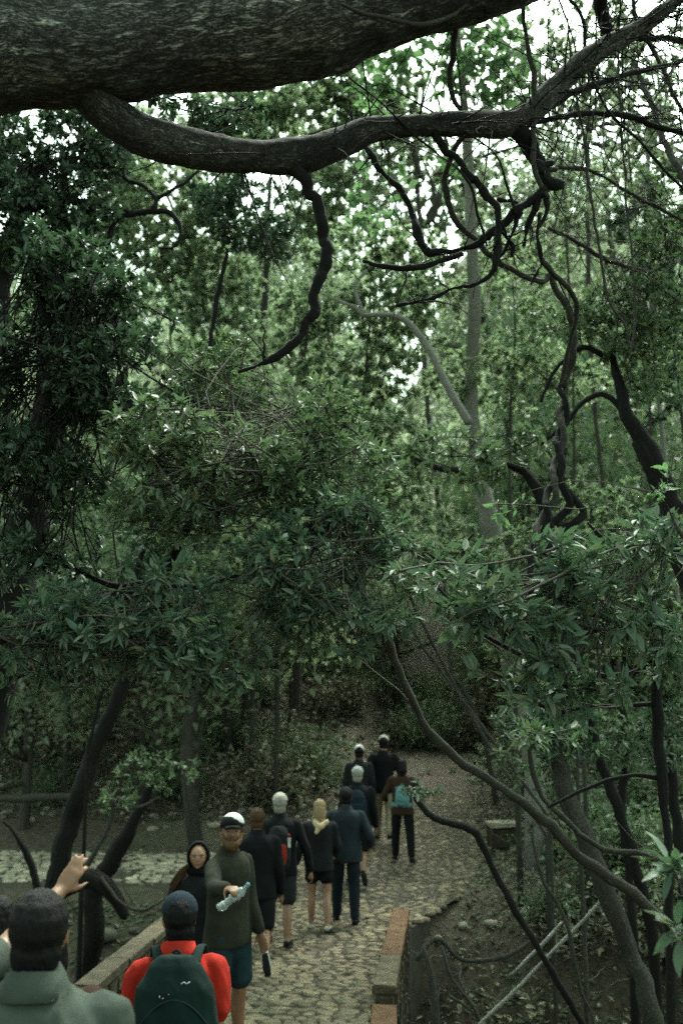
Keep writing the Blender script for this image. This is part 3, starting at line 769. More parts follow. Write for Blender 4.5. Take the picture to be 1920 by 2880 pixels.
subs = [
 [(800, 455, 26), (833, 484, 22), (869, 533, 20), (894, 588, 19), (912, 673, 18), (912, 738, 18), (888, 842, 18), (851, 934, 14), (784, 995, 11), (722, 1026, 6), (670, 1045, 3)],
 [(1440, 345, 34), (1468, 380, 28), (1493, 441, 24), (1523, 496, 20), (1548, 528, 19), (1574, 526, 15)],
 [(1530, 535, 16), (1511, 551, 15), (1462, 582, 14), (1407, 631, 14), (1364, 667, 12), (1315, 698, 11), (1235, 712, 10), (1205, 706, 13), (1168, 643, 13), (1150, 569, 13), (1119, 527, 11), (1070, 478, 9), (1035, 420, 8), (1005, 370, 7), (985, 320, 4)],
 [(1215, 365, 15), (1240, 402, 14), (1284, 453, 13), (1340, 520, 12), (1389, 576, 11), (1401, 643, 10), (1395, 716, 8), (1389, 760, 5)],
 [(1300, 712, 9), (1240, 735, 9), (1144, 757, 9), (1082, 751, 8), (1020, 735, 4)],
 [(1512, 552, 12), (1500, 600, 9), (1484, 640, 7), (1470, 690, 4)],
 [(1462, 585, 9), (1440, 640, 7), (1420, 700, 5), (1395, 735, 3)],
 [(1530, 545, 10), (1536, 600, 7), (1511, 660, 5), (1520, 740, 5), (1490, 800, 3)],
 [(1500, 460, 12), (1540, 462, 9), (1560, 448, 4)], [(1505, 470, 10), (1530, 478, 8), (1562, 475, 4)],
 [(1405, 650, 8), (1418, 660, 5), (1440, 690, 5), (1438, 720, 3)],
 [(1400, 560, 6), (1450, 572, 6), (1480, 578, 4)],
 [(1395, 690, 7), (1384, 760, 7), (1340, 800, 6), (1278, 812, 7), (1205, 842, 6), (1113, 861, 4)],
]
SUBP = []
for s_ in subs:
    Y = at_depth(s_[0][0], min(s_[0][1], 500)) if s_[0][1] < 500 else at_depth(1500, 360)
    P, R = poly(s_, Y, Y+.12, .022); R = R*.88; mb = MB(); tube(mb, P, R, 16, .14, [(.012, 12), (.005, 34)], True, .8); mb.build('branch', M['bark_dark'], old); SUBP.append(P)
rt = np.random.default_rng(3)
# fine side twigs of the overhead branch
mb = MB(); pol = []; rad = []
for P in SUBP:
    for i in range(max(4, len(P)//6)):
        a = P[rt.integers(2, len(P))]; L = rt.uniform(.06, .38); d = norm(rt.normal(size=3)+np.array([0, 0, -.2])); tv = np.linspace(0, 1, 6)[:, None]
        pol.append(a+d*L*tv+norm(rt.normal(size=3))*L*.3*tv**2+rt.normal(size=(6, 3))*.01*tv); rad.append(rt.uniform(.003, .007)*(1-.7*tv[:, 0]))
for i in range(170):
    j = rt.integers(len(PB)//2, len(PB)-4) if i < 120 else rt.integers(20, len(PB)//2); a = PB[j]; L = rt.uniform(.25, .9)
    d = norm(rt.normal(size=3)+np.array([.1, 0, .05])); tv = np.linspace(0, 1, 6)[:, None]
    Pp = a+d*L*tv+norm(rt.normal(size=3))*L*.22*tv**2+np.array([0, 0, -.12*L])*tv**2+rt.normal(size=(6, 3))*.012*tv
    pol.append(Pp); rad.append(.005*(1-.7*tv[:, 0]))
tubes_batch(mb, np.array(pol), np.array(rad), 4); mb.build('twigs', M['bark_dark'], old)['kind'] = 'stuff'
# leaves of the old tree: canopy out of view overhead plus the sprays under the limb
grow_crown(old, [(560, 330, 150, 90, 5.6, .4, 1.5), (660, 360, 140, 60, 5.6, .4, 1.3), (430, 300, 110, 50, 5.6, .3, 1.2)], [PB[20], PB[40], W(520, 250, 5.4)], 'leaf_dark', .055, .45, 12, 120, 31, 'twig_dark', name='crown', spread=.08)

# --- lianas
def vine(pts, Y0, Y1, label, m='bark_grey', group='lianas hanging from the trees', n=8, top=True):
    pts = list(pts)
    P, R = poly(pts, Y0, Y1, .03); P = P+np.stack([fbm(P[:, 2]*5, P[:, 0]*5, 1, 2), fbm(P[:, 2]*5, P[:, 0]*5, 7, 2), np.zeros(len(P))], 1)*.012
    mb = MB(); tube(mb, P, R, n, .15, [(.004, 12)])
    o = mb.build('liana', M[m], None); return tag(o, label, 'vine', group), P
_, VP = vine([(1340, -60, 7), (1327, 0, 7), (1297, 37, 8), (1278, 92, 9), (1266, 184, 9), (1272, 257, 8), (1297, 318, 8), (1315, 361, 8), (1284, 404, 9), (1260, 465, 8), (1254, 539, 9), (1284, 624, 9), (1340, 680, 8), (1382, 719, 8), (1425, 751, 8), (1480, 781, 8), (1523, 793, 9), (1548, 775, 9), (1566, 818, 9), (1597, 867, 10), (1609, 922, 11), (1603, 996, 11), (1578, 1087, 11), (1600, 1040, 4)][:-1], 4.7, 6.0, 'long grey liana looping down from the huge limb past the pale trunk')
vine([(960, 12, 5), (1040, 43, 6), (1144, 64, 6), (1217, 61, 6), (1278, 43, 6), (1312, 8, 5), (1330, -30, 5)], 4.15, 4.6, 'thin pale vine creeping along the underside of the huge limb')
vine([(1468, -40, 6), (1468, 0, 6), (1480, 122, 7), (1499, 245, 8), (1499, 398, 8), (1505, 490, 7), (1540, 556, 6)], 4.95, 5.0, 'straight liana hanging in front of the branch fork')
vine([(1584, -20, 4), (1633, 49, 5), (1652, 153, 5), (1665, 200, 5), (1682, 257, 4), (1725, 337, 4), (1805, 404, 4), (1878, 490, 4), (1950, 560, 3)], 5.2, 5.4, 'thin dark vine slanting down to the right edge across the upper branches', 'bark_dark')
vine([(1560, -20, 3), (1610, 110, 3), (1621, 263, 4), (1640, 367, 4), (1652, 490, 4), (1670, 612, 4), (1688, 716, 4), (1713, 842, 4), (1756, 916, 4), (1770, 980, 3)], 5.6, 5.8, 'slender vine dropping from the right canopy between two lianas')
vine([(1737, 120, 3), (1737, 245, 3), (1750, 429, 3), (1762, 612, 3), (1774, 716, 3), (1783, 904, 3), (1770, 1010, 2)], 5.9, 6.0, 'thread thin vine hanging straight near the right side')
vine([(1517, 600, 5), (1513, 680, 5), (1517, 720, 6), (1548, 763, 8), (1585, 800, 8), (1625, 860, 7), (1600, 960, 6), (1572, 1090, 8)], 5.0, 6.0, 'liana running beside the long grey liana to the twisted stem')
vine([(1100, 250, 2), (1240, 330, 3), (1380, 425, 3), (1420, 520, 4), (1450, 600, 4)], 4.8, 5.0, 'thin wiry vine crossing under the forked branch', 'bark_dark')
vine([(975, 210, 2), (1080, 300, 3), (1195, 400, 3), (1310, 500, 4), (1345, 600, 4), (1370, 690, 3)], 4.7, 4.9, 'wiry vine from the limb down past the pale trunk', 'bark_dark')
# twisted pair of stems
for ph, lb in ((0, 'paler strand of the twisted pair of liana stems'), (PI, 'darker strand of the twisted pair of liana stems')):
    c, Rr = poly([(1578, 1087, 10), (1584, 1136, 11), (1578, 1210, 12), (1566, 1302, 13), (1548, 1394, 13), (1523, 1477, 13), (1500, 1550, 12), (1487, 1654, 10), (1480, 1746, 9), (1482, 1869, 9), (1500, 1960, 9), (1560, 2000, 10)], 6.0, 5.4, .02)
    s_ = np.cumsum(np.concatenate([[0], np.linalg.norm(np.diff(c, axis=0), axis=1)])); am = .026*(1-sst(1.0, 1.5, s_)*.8)
    Rr = Rr*.8; c = c+np.stack([np.cos(s_*16+ph)*am, np.sin(s_*16+ph)*am, 0*s_], 1); mb = MB(); tube(mb, c, Rr, 8, .1, [(.003, 14)])
    tag(mb.build('liana', M['bark_grey' if ph == 0 else 'bark_dark'], None), lb, 'vine', 'lianas hanging from the trees')

# --- pale slender tree
pt = W(1480, 2150, 16.5); root = tree_root('slender_tree', (pt[0], 16.5, gz(pt[0], 16.5)), 'slim pale straight trunked tree standing among the dark foliage')
P, R = poly([(1500, 2150, 24), (1450, 1950, 26), (1420, 1750, 28), (1395, 1581, 30), (1376, 1471, 29), (1358, 1394, 24), (1340, 1271, 21), (1327, 1179, 19), (1327, 1026, 18), (1333, 842, 17), (1327, 716, 16), (1321, 560, 16), (1310, 380, 14), (1290, 150, 10), (1260, -100, 6)], 16.5, 12.6, .08)
P, R = down_to_ground(P, R, k=4); trunk_mesh(root, [(P, R, 18, .04, [(.01, 3), (.004, 14)])], 'bark_pale')
P, R = poly([(1318, 1190, 13), (1254, 1081, 11), (1205, 983, 11), (1156, 916, 10), (1119, 891, 9), (1076, 885, 8), (1021, 885, 7), (1003, 867, 6), (975, 855, 4), (900, 825, 3)], 12.6, 12.6, .06)
trunk_mesh(root, [(P, R, 8, .1, [(.006, 8)])], 'bark_pale', 'branch'); SN = [P[-1], P[len(P)//2]]
P, R = poly([(1021, 880, 6), (1008, 850, 6), (1000, 800, 5), (1030, 760, 3)], 12.6, 12.6, .06); trunk_mesh(root, [(P, R, 6, .1, None)], 'bark_pale', 'branch')
P, R = poly([(1330, 1326, 12), (1270, 1322, 12), (1223, 1314, 10), (1170, 1290, 6)], 12.6, 12.6, .06); trunk_mesh(root, [(P, R, 7, .1, None)], 'bark_dark', 'branch')
grow_crown(root, [(1230, 110, 330, 170, 12.5, .9, .95), (1400, 260, 140, 120, 12.5, .5, .7), (1080, 240, 150, 90, 12.5, .5, .8)], [W(1290, 150, 12.6), W(1260, -100, 12.5), W(1310, 380, 12.5)], 'leaf_bright', .17, .55, 7, 160, 41, 'twig', .005, name='crown', spread=.2)
grow_crown(root, [(1050, 560, 120, 110, 12.3, .5, .5), (1230, 470, 90, 60, 12.3, .5, .5)], [W(1323, 560, 12.5)], 'leaf_bright', .16, .55, 7, 40, 42, 'twig', .005, name='crown', spread=.2)

# --- generic tree: trunk polyline (pixels) and lobes
def make_tree(name, label, tr, Y, lobes, leafmat, ln, seed, wr=.36, per=12, singles=0, bark='bark_dark', twig='twig_dark', twr=.004, extra=(), group=None, cat='tree', spread=.11, grounded=True, clump=.5, Y1=None, n=10):
    P, R = poly(tr, Y, Y1, .08)
    if grounded:
        bx, by = P[0][0], P[0][1]; off = path_half(by)+.5
        if by > 12 and abs(bx-xc(by)) < off: bx = float(xc(by)+(off if bx > xc(by) else -off))
        P, R = down_to_ground(P, R, bx, by, k=8)
    root = tree_root(name, P[0], label, cat, group)
    trunk_mesh(root, [(P, R, n, .08, [(.012, 4), (.004, 16)])], bark)
    nodes = list(P[len(P)//3:])
    for e in extra:
        Pe, Re = poly(e, Y, None, .06); trunk_mesh(root, [(Pe, Re, 7, .12, [(.005, 9)])], bark, 'branch'); nodes += list(Pe[::2])
    if lobes: grow_crown(root, lobes, nodes[::2], leafmat, ln, wr, per, singles, seed, twig, twr, name='crown', spread=spread, clump=clump, bare=.3 if Y < 10 else .06)
    return root
GB = 'trees of the ravine'
# left side dark evergreens
make_tree('evergreen_tree', 'dark evergreen with glossy dense leaves filling the left side at mid height', [(-160, 2300, 52), (-40, 2050, 56), (35, 1760, 60), (61, 1562, 62), (80, 1440, 55), (120, 1200, 45), (160, 1000, 36), (210, 800, 22)], 7.2,
          [(110, 760, 250, 160, 6.4, .5, 2.8), (320, 880, 190, 140, 6.3, .5, 2.3), (110, 1060, 220, 170, 6.2, .5, 2.8), (370, 1080, 230, 150, 6.2, .5, 2.5), (100, 1330, 240, 150, 6.2, .5, 2.8), (120, 1560, 200, 110, 6.2, .4, 1.8)], 'leaf_dark', .072, 51, .38, 12, 280, 'bark_dark',
          extra=[[(150, 1050, 16), (240, 1010, 13), (330, 930, 8), (420, 860, 4)], [(120, 1200, 18), (260, 1140, 14), (350, 1060, 9), (340, 1010, 7), (315, 1000, 4)], [(0, 1240, 4), (100, 1240, 5), (150, 1210, 4), (130, 1130, 3)]], n=18, group=GB)
make_tree('evergreen_tree', 'dark evergreen behind the curving branch in the upper left corner', [(-80, 1500, 50), (-60, 1100, 44), (0, 800, 34), (60, 600, 24), (130, 420, 14)], 9.0,
          [(60, 420, 230, 150, 9, .7, 3.2), (250, 420, 180, 110, 9, .6, 2.4), (40, 620, 200, 140, 8.8, .6, 3.0), (220, 590, 150, 110, 8.8, .6, 2.2)], 'leaf_dark', .085, 52, .45, 12, 100,
          extra=[[(60, 600, 12), (160, 560, 9), (250, 570, 8), (330, 590, 6), (429, 596, 5)], [(300, 700, 7), (330, 620, 8), (400, 600, 9), (470, 592, 8), (505, 640, 7), (495, 690, 5), (450, 700, 3)], [(429, 596, 8), (440, 560, 7), (400, 520, 6), (350, 500, 6), (360, 430, 4)], [(440, 560, 7), (500, 525, 6), (560, 480, 4)], [(0, 485, 5), (60, 510, 5), (90, 545, 5), (150, 555, 5), (230, 580, 4)]], group=GB)
make_tree('evergreen_tree', 'small leaved evergreen hanging as a dark mass under the middle of the long branch', [(250, 2100, 5), (300, 1900, 6), (420, 1500, 7), (560, 1150, 7), (600, 900, 7), (640, 700, 6)], 11,
          [(700, 590, 165, 120, 11, .6, 2.6), (600, 520, 100, 70, 11, .5, 1.6), (780, 680, 90, 70, 11, .5, 1.5)], 'leaf_dark', .085, 53, .42, 12, 60, group=GB)
# mid foliage
make_tree('broadleaf_shrub', 'spreading shrub with narrow grey green leaves at the centre left', [(-260, 1900, 26), (60, 1760, 20), (300, 1690, 16), (440, 1640, 14), (520, 1500, 14), (600, 1350, 9)], 6.2,
          [(520, 1230, 240, 130, 5.7, .4, 2.2), (720, 1330, 220, 150, 5.9, .4, 2.3), (420, 1440, 220, 110, 5.8, .4, 1.6), (860, 1180, 170, 140, 6.2, .4, 1.9), (640, 1060, 200, 120, 6.4, .4, 1.7), (1000, 1330, 160, 110, 6.0, .4, 1.3)], 'leaf_mid', .07, 54, .32, 12, 290, 'bark_dark', 'twig',
          extra=[[(441, 1636, 11), (337, 1648, 9), (263, 1624, 8), (184, 1587, 7), (90, 1555, 5)], [(441, 1640, 9), (560, 1650, 7), (700, 1600, 6), (800, 1500, 4)]], cat='shrub', group='shrubs leaning over the path')
make_tree('broadleaf_shrub', 'shrub with long drooping leaves over the lower left above the leaning trunk', [(-300, 2100, 16), (-60, 1960, 13), (160, 1860, 11), (420, 1800, 8)], 6.0,
          [(130, 1750, 240, 130, 5.5, .35, 1.8), (330, 1780, 220, 120, 5.4, .35, 1.8), (560, 1810, 210, 110, 5.4, .35, 1.8), (130, 1920, 190, 80, 5.7, .3, 1.2), (420, 1650, 200, 100, 5.5, .35, 1.2)], 'leaf_shiny', .085, 55, .30, 11, 290, 'bark_dark', 'twig', cat='shrub', group='shrubs leaning over the path')
# right side shrub with large leaves
make_tree('large_leaved_shrub', 'near right shrub with big pale lanceolate leaves and many bare twigs', [(1890, 2900, 14), (1880, 2500, 14), (1862, 2190, 14), (1846, 1973, 14), (1838, 1789, 13), (1800, 1600, 9)], 5.2,
          [(1300, 1640, 200, 110, 4.7, .3, 1.3), (1420, 1800, 220, 120, 4.6, .3, 1.7), (1650, 1620, 240, 130, 4.7, .3, 1.6), (1780, 1780, 180, 140, 4.8, .3, 1.8), (1560, 1930, 250, 90, 4.8, .3, 1.4), (1850, 1560, 130, 130, 4.8, .3, 1.5)], 'leaf_shiny', .085, 57, .34, 10, 300, 'bark_dark', 'twig',
          extra=[[(1838, 1800, 11), (1800, 1880, 9), (1700, 1900, 8), (1560, 1870, 7), (1440, 1830, 6), (1330, 1760, 5), (1220, 1640, 4)], [(1838, 1720, 10), (1744, 1728, 8), (1676, 1703, 7), (1600, 1680, 6), (1486, 1665, 7), (1360, 1655, 6), (1290, 1620, 5), (1200, 1555, 4)], [(1800, 1600, 9), (1700, 1520, 7), (1650, 1470, 4)], [(1360, 1655, 5), (1300, 1560, 4), (1330, 1500, 3)],
                 [(1846, 1979, 8), (1725, 1985, 7), (1640, 1990, 7), (1560, 2000, 7), (1480, 1960, 6), (1380, 1910, 4)], [(1866, 2190, 8), (1780, 2180, 6), (1700, 2195, 5), (1600, 2240, 5), (1540, 2270, 4)]], cat='shrub', group='shrubs leaning over the path', spread=.13)
make_tree('small_leaved_tree', 'dense small leaved tree behind the large leaved shrub on the right', [(1990, 1900, 26), (1900, 1480, 28), (1840, 1320, 27), (1793, 1220, 23), (1756, 1150, 17), (1720, 1000, 10)], 9.5,
          [(1760, 880, 180, 150, 9.4, .6, 1.7), (1840, 680, 110, 120, 9.4, .6, 1.6), (1860, 1020, 120, 120, 9.4, .6, 1.6), (1600, 900, 130, 90, 9.6, .6, 1.0), (1830, 500, 90, 80, 9.4, .5, .6)], 'leaf_mid', .085, 58, .4, 12, 120, 'bark_dark',
          extra=[[(1793, 1240, 22), (1850, 1360, 26), (1900, 1440, 30)], [(1700, 1000, 10), (1640, 980, 8), (1560, 1040, 6), (1520, 1130, 5)], [(1756, 1161, 9), (1700, 1110, 9), (1640, 1130, 8), (1590, 1190, 7), (1520, 1250, 6)]], n=14, group=GB)
make_tree('forked_tree', 'dark tree forking low behind the twisted lianas', [(1830, 2600, 15), (1760, 2350, 15), (1680, 2100, 16), (1610, 1850, 17), (1560, 1650, 18), (1535, 1480, 18), (1511, 1381, 17), (1468, 1326, 12), (1400, 1300, 8)], 8.6,
          [(1300, 1330, 140, 70, 8.4, .5, 1.1), (1440, 1260, 120, 70, 8.4, .5, 1.0), (1230, 1240, 100, 60, 8.5, .4, .9)], 'leaf_mid', .10, 59, .42, 10, 60,
          extra=[[(1545, 1480, 14), (1600, 1420, 13), (1570, 1340, 12), (1590, 1260, 9)], [(1540, 1500, 14), (1640, 1450, 13), (1600, 1380, 9)]], group=GB)
# leaning trunks, lower left
make_tree('leaning_tree', 'dark leaning tree trunk rising from the left gully', [(150, 2560, 32), (165, 2405, 29), (202, 2282, 27), (239, 2190, 25), (260, 2110, 24), (288, 2052, 23), (325, 1979, 21), (367, 1869, 18), (420, 1740, 13), (480, 1600, 6)], 11.5, [(520, 1500, 260, 140, 11.5, .8, 1.6), (380, 1650, 160, 100, 11.5, .6, 1.2)], 'leaf_dark', .1, 60, .38, 12, 40, group=GB)
make_tree('leaning_tree', 'short dark trunk leaning right in front of the bright side path', [(265, 2500, 26), (285, 2468, 26), (318, 2423, 26), (349, 2368, 24), (380, 2300, 16), (420, 2200, 12)], 13.6, [(420, 2170, 150, 70, 13.6, .6, .5)], 'leaf_mid', .09, 61, .4, 12, 30, group=GB)
make_tree('sapling', 'thin bare sapling arching between the leaning trunks', [(120, 2560, 12), (88, 2440, 11), (70, 2390, 9), (40, 2340, 6), (10, 2310, 4)], 11.8, [], 'leaf_mid', .09, 63, bark='bark_dark', group='thin saplings in the gully', cat='sapling')
make_tree('sapling', 'crooked bare sapling standing on the left bank beside the leaning trunk', [(232, 2470, 8), (255, 2420, 7), (300, 2340, 6), (318, 2270, 6), (308, 2220, 5), (330, 2270, 4), (400, 2268, 4), (450, 2240, 3)], 13, [(330, 2250, 60, 60, 13, .3, .6)], 'leaf_mid', .09, 64, bark='bark_grey', group='thin saplings in the gully', cat='sapling')
# right lower trunks
make_tree('leaning_tree', 'long thin grey trunk slanting down to the right over the gully', [(1960, 2750, 17), (1878, 2625, 16), (1829, 2558, 15), (1756, 2497, 15), (1695, 2454, 15), (1621, 2399, 15), (1548, 2325, 15), (1468, 2258, 14), (1389, 2197, 14), (1303, 2150, 14), (1236, 2089, 14), (1187, 2028, 13), (1144, 1942, 13), (1107, 1856, 11), (1080, 1780, 10), (1030, 1690, 8), (960, 1620, 6)], 7.6, [(800, 1640, 240, 150, 5.6, .35, 2.1), (990, 1760, 190, 100, 5.6, .35, 1.6), (680, 1880, 150, 80, 5.6, .3, .9), (900, 1480, 200, 130, 5.8, .35, 2.0), (1090, 1560, 160, 110, 5.8, .35, 1.7)], 'leaf_shiny', .072, 65, .34, 12, 290, bark='bark_grey', twig='twig', Y1=5.8,
          extra=[], group=GB)
make_tree('leaning_tree', 'wavy grey trunk running just above the long slanting trunk', [(1950, 2500, 10), (1878, 2445, 9), (1817, 2405, 8), (1756, 2396, 9), (1695, 2387, 8), (1633, 2344, 8), (1572, 2289, 8), (1523, 2240, 8), (1499, 2178, 7), (1490, 2110, 6), (1520, 2060, 5)], 7.0, [(1500, 2080, 150, 60, 6.8, .3, .7)], 'leaf_mid', .08, 66, bark='bark_grey', group=GB, twig='twig', singles=60, n=8)
make_tree('dark_tree', 'thin dark trunk bending down beside the square stone block', [(1660, 2930, 10), (1633, 2870, 10), (1566, 2760, 9), (1511, 2662, 10), (1462, 2582, 10), (1407, 2485, 10), (1370, 2405, 10), (1340, 2344, 11), (1303, 2325, 10), (1223, 2301, 8), (1168, 2246, 7), (1130, 2215, 4)], 8.2, [(1180, 2200, 70, 40, 8, .3, .5)], 'leaf_dark', .07, 67, group=GB, n=8)
make_tree('grey_tree', 'thick grey trunk leaning left at the lower right', [(1840, 2920, 30), (1817, 2772, 26), (1780, 2680, 26), (1731, 2564, 26), (1695, 2478, 27), (1650, 2370, 27), (1603, 2252, 27), (1575, 2150, 24), (1560, 2060, 18)], 8.4, [(1560, 2050, 200, 90, 8.4, .5, 1.4)], 'leaf_dark', .09, 68, bark='bark_grey', group=GB, n=14)
make_tree('sapling', 'thin wavy sapling between the two grey trunks', [(1690, 2940, 6), (1670, 2876, 6), (1633, 2784, 6), (1615, 2711, 7), (1597, 2613, 6), (1572, 2552, 6), (1529, 2484, 5), (1505, 2405, 4), (1495, 2340, 3)], 8.0, [], 'leaf_mid', .09, 69, bark='bark_grey', group='thin saplings in the gully', cat='sapling')
make_tree('dark_tree', 'upright dark trunk behind the wavy trunk at the right', [(1770, 2500, 12), (1750, 2300, 11), (1760, 2100, 11), (1740, 1950, 8)], 10.5, [(1740, 2080, 160, 90, 10.4, .5, 1.3), (1500, 2150, 130, 80, 10.4, .5, .8)], 'leaf_mid', .09, 70, group=GB)
make_tree('dark_tree', 'dark trunk at the right edge with a pale rubbed streak', [(1935, 2600, 18), (1915, 2400, 17), (1895, 2250, 16), (1880, 2100, 12)], 8.8, [(1880, 2080, 90, 110, 8.8, .4, 1.3)], 'leaf_dark', .08, 71, group=GB)
# near right leaf sprays
make_tree('large_leaved_shrub', 'blurred blue green leaf spray at the lower right edge', [(1990, 2900, 8), (1960, 2600, 7), (1940, 2450, 5)], 3.4, [(1905, 2440, 55, 50, 3.3, .1, .9), (1915, 2610, 40, 50, 3.3, .1, .7)], 'leaf_shiny', .10, 72, .33, 6, 20, 'bark_dark', 'twig', cat='shrub', grounded=False, spread=.08)
make_tree('large_leaved_shrub', 'small pale budding sprig in front of the dark trunk at right', [(1960, 1560, 5), (1900, 1480, 4), (1850, 1360, 3)], 4.2, [(1850, 1350, 60, 70, 4.2, .08, .35), (1400, 1440, 80, 40, 4.6, .08, .4)], 'leaf_bright', .06, 73, .38, 5, 30, 'bark_grey', 'twig', cat='shrub', grounded=False, twr=.002, spread=.06)

# --- sticks, roots, logs lying about
def stick(name, label, pts, Y0, Y1=None, m='bark_grey', cat='branch', group=None, n=7):
    P, R = poly(pts, Y0, Y1, .06); mb = MB(); tube(mb, P, R, n, .12, [(.006, 9)], True, .2); return tag(mb.build(name, M[m], None), label, cat, group)
stick('fallen_log', 'straight fallen log lying across the left hillside', [(-60, 2250, 11), (0, 2247, 11), (120, 2243, 11), (255, 2240, 10)], 17.5, 17.6, 'bark_grey', 'log')
stick('tree_root', 'pale curved root lying in the left gully', [(285, 2468, 5), (306, 2497, 6), (343, 2540, 5), (398, 2561, 5), (441, 2543, 3), (470, 2525, 2)], 12.6, 12.2, 'bark_grey', 'root')
stick('tree_root', 'thick dark root arching beside the bright side path', [(130, 2530, 26), (200, 2490, 28), (245, 2472, 28), (290, 2490, 26), (330, 2530, 20), (350, 2580, 14)], 12.8, 12.6, 'bark_dark', 'root', n=12)
G = 'dead sticks fallen in the right gully'
stick('dead_branch', 'longest pale dead stick slanting up to the right in the right gully', [(1340, 2890, 5), (1364, 2864, 5), (1450, 2784, 6), (1529, 2699, 5), (1621, 2607, 5), (1720, 2500, 4)], 8.4, 9, 'bark_pale', group=G)
stick('dead_branch', 'shorter pale stick crossing above the longest one in the right gully', [(1440, 2740, 4), (1474, 2705, 5), (1520, 2660, 5), (1578, 2595, 4)], 8.8, 9, 'bark_pale', group=G)
stick('dead_branch', 'forked dead stick standing against the bridge wall', [(1230, 2900, 12), (1223, 2833, 12), (1217, 2772, 12), (1205, 2711, 9), (1190, 2660, 6)], 9.4, 9.6, 'bark_grey', group=G)
stick('dead_branch', 'mossy branch lying low across the right gully', [(1170, 2700, 8), (1230, 2640, 7), (1300, 2700, 6), (1420, 2690, 7), (1500, 2640, 5)], 10.5, 10.8, 'bark_grey', group=G)
stick('dead_branch', 'thin stick leaning on the bridge side near its middle', [(1240, 2660, 5), (1270, 2750, 5), (1330, 2830, 5), (1350, 2880, 5)], 9.2, 9, 'bark_grey', group=G)
stick('dead_branch', 'thin stick beside the leaning stick at the bridge side', [(1260, 2800, 4), (1310, 2830, 4), (1345, 2865, 4)], 9.4, 9.4, 'bark_grey', group=G)
r = np.random.default_rng(77)
mb = MB(); pol = []; rad = []
for i in range(1500):
    x = r.uniform(-8, 9); y = r.uniform(7.5, 26)
    if i > 900: x = r.uniform(.9, 6); y = r.uniform(8, 15)
    if abs(x-float(xc(y))) < float(path_half(y))+.15 or bool(on_branch(np.array(x), np.array(y))): continue
    z = gz(x, y); L = r.uniform(.3, 1.6); a = r.random()*2*PI; el = abs(r.normal())*.45
    d = np.array([math.cos(a)*math.cos(el), math.sin(a)*math.cos(el), math.sin(el)]); tv = np.linspace(0, 1, 6)[:, None]
    pol.append(np.array([x, y, z+.02])+d*L*tv+r.normal(size=(6, 3))*.03+norm(r.normal(size=3))*.2*L*tv**2); rad.append(r.uniform(.004, .012)*(1-.6*tv[:, 0]))
tubes_batch(mb, np.array(pol), np.array(rad), 4); V, F, B = mb.data()
tag(link('undergrowth', mesh_from('undergrowth', V, F, M['twig'], True, B)), 'bare twigs and thin stems sticking up from the forest floor', kind='stuff')

# --- upper right thicket of branches
ur = [
 ([(1500, 345, 8), (1633, 318, 8), (1756, 325, 9), (1848, 355, 8), (1960, 385, 8)], 'thin branch running level to the right edge below the fork'),
 ([(1542, 300, 12), (1633, 251, 11), (1695, 227, 9), (1800, 200, 8), (1960, 160, 7)], 'branch rising right from the fork just under the main branch'),
 ([(1690, 150, 14), (1760, 110, 12), (1817, 104, 10), (1960, 120, 8)], 'branch reaching level to the top right edge'),
 ([(1680, -60, 20), (1689, 0, 20), (1700, 60, 18), (1707, 130, 14)], 'stout upright branch at the top right'),
 ([(1775, -30, 6), (1790, 60, 6), (1840, 150, 6), (1900, 280, 6), (1960, 400, 5)], 'thin branch curving down at the top right corner'),
 ([(1960, 560, 10), (1880, 430, 9), (1840, 320, 8), (1780, 170, 7)], 'pale blurred branch slanting in the right canopy'),
 ([(1560, 470, 6), (1640, 476, 6), (1700, 500, 5), (1800, 560, 5), (1960, 640, 5)], 'thin twiggy branch right of the broken stub'),
 ([(1540, 640, 5), (1620, 680, 6), (1700, 730, 6), (1800, 760, 4)], 'thin branch sloping right below the broken stub')]
for i, (pts, lb) in enumerate(ur):
    Y = 5.6+i*.35; P, R = poly(pts, Y, Y+.5, .06); base = P[0]
    root = tree_root('canopy_branch', P[0], lb, 'branch', 'branches of the right canopy')
    mb = MB(); tube(mb, P, R, 9, .1, [(.006, 8)]); mb.build('stem', M['bark_dark' if i < 4 else 'bark_grey'], root)
    pol = []; rad = []
    for k in range(26):
        a = P[r.integers(1, len(P)-1)]; L = r.uniform(.3, 1.1); d = norm(r.normal(size=3)+np.array([.5, .1, 0])); tv = np.linspace(0, 1, 6)[:, None]
        pol.append(a+d*L*tv+norm(r.normal(size=3))*L*.25*tv**2+r.normal(size=(6, 3))*.015*tv); rad.append(.006*(1-.7*tv[:, 0]))
    mb = MB(); tubes_batch(mb, np.array(pol), np.array(rad), 4); mb.build('twigs', M['bark_dark' if i < 4 else 'bark_grey'], root)['kind'] = 'stuff'

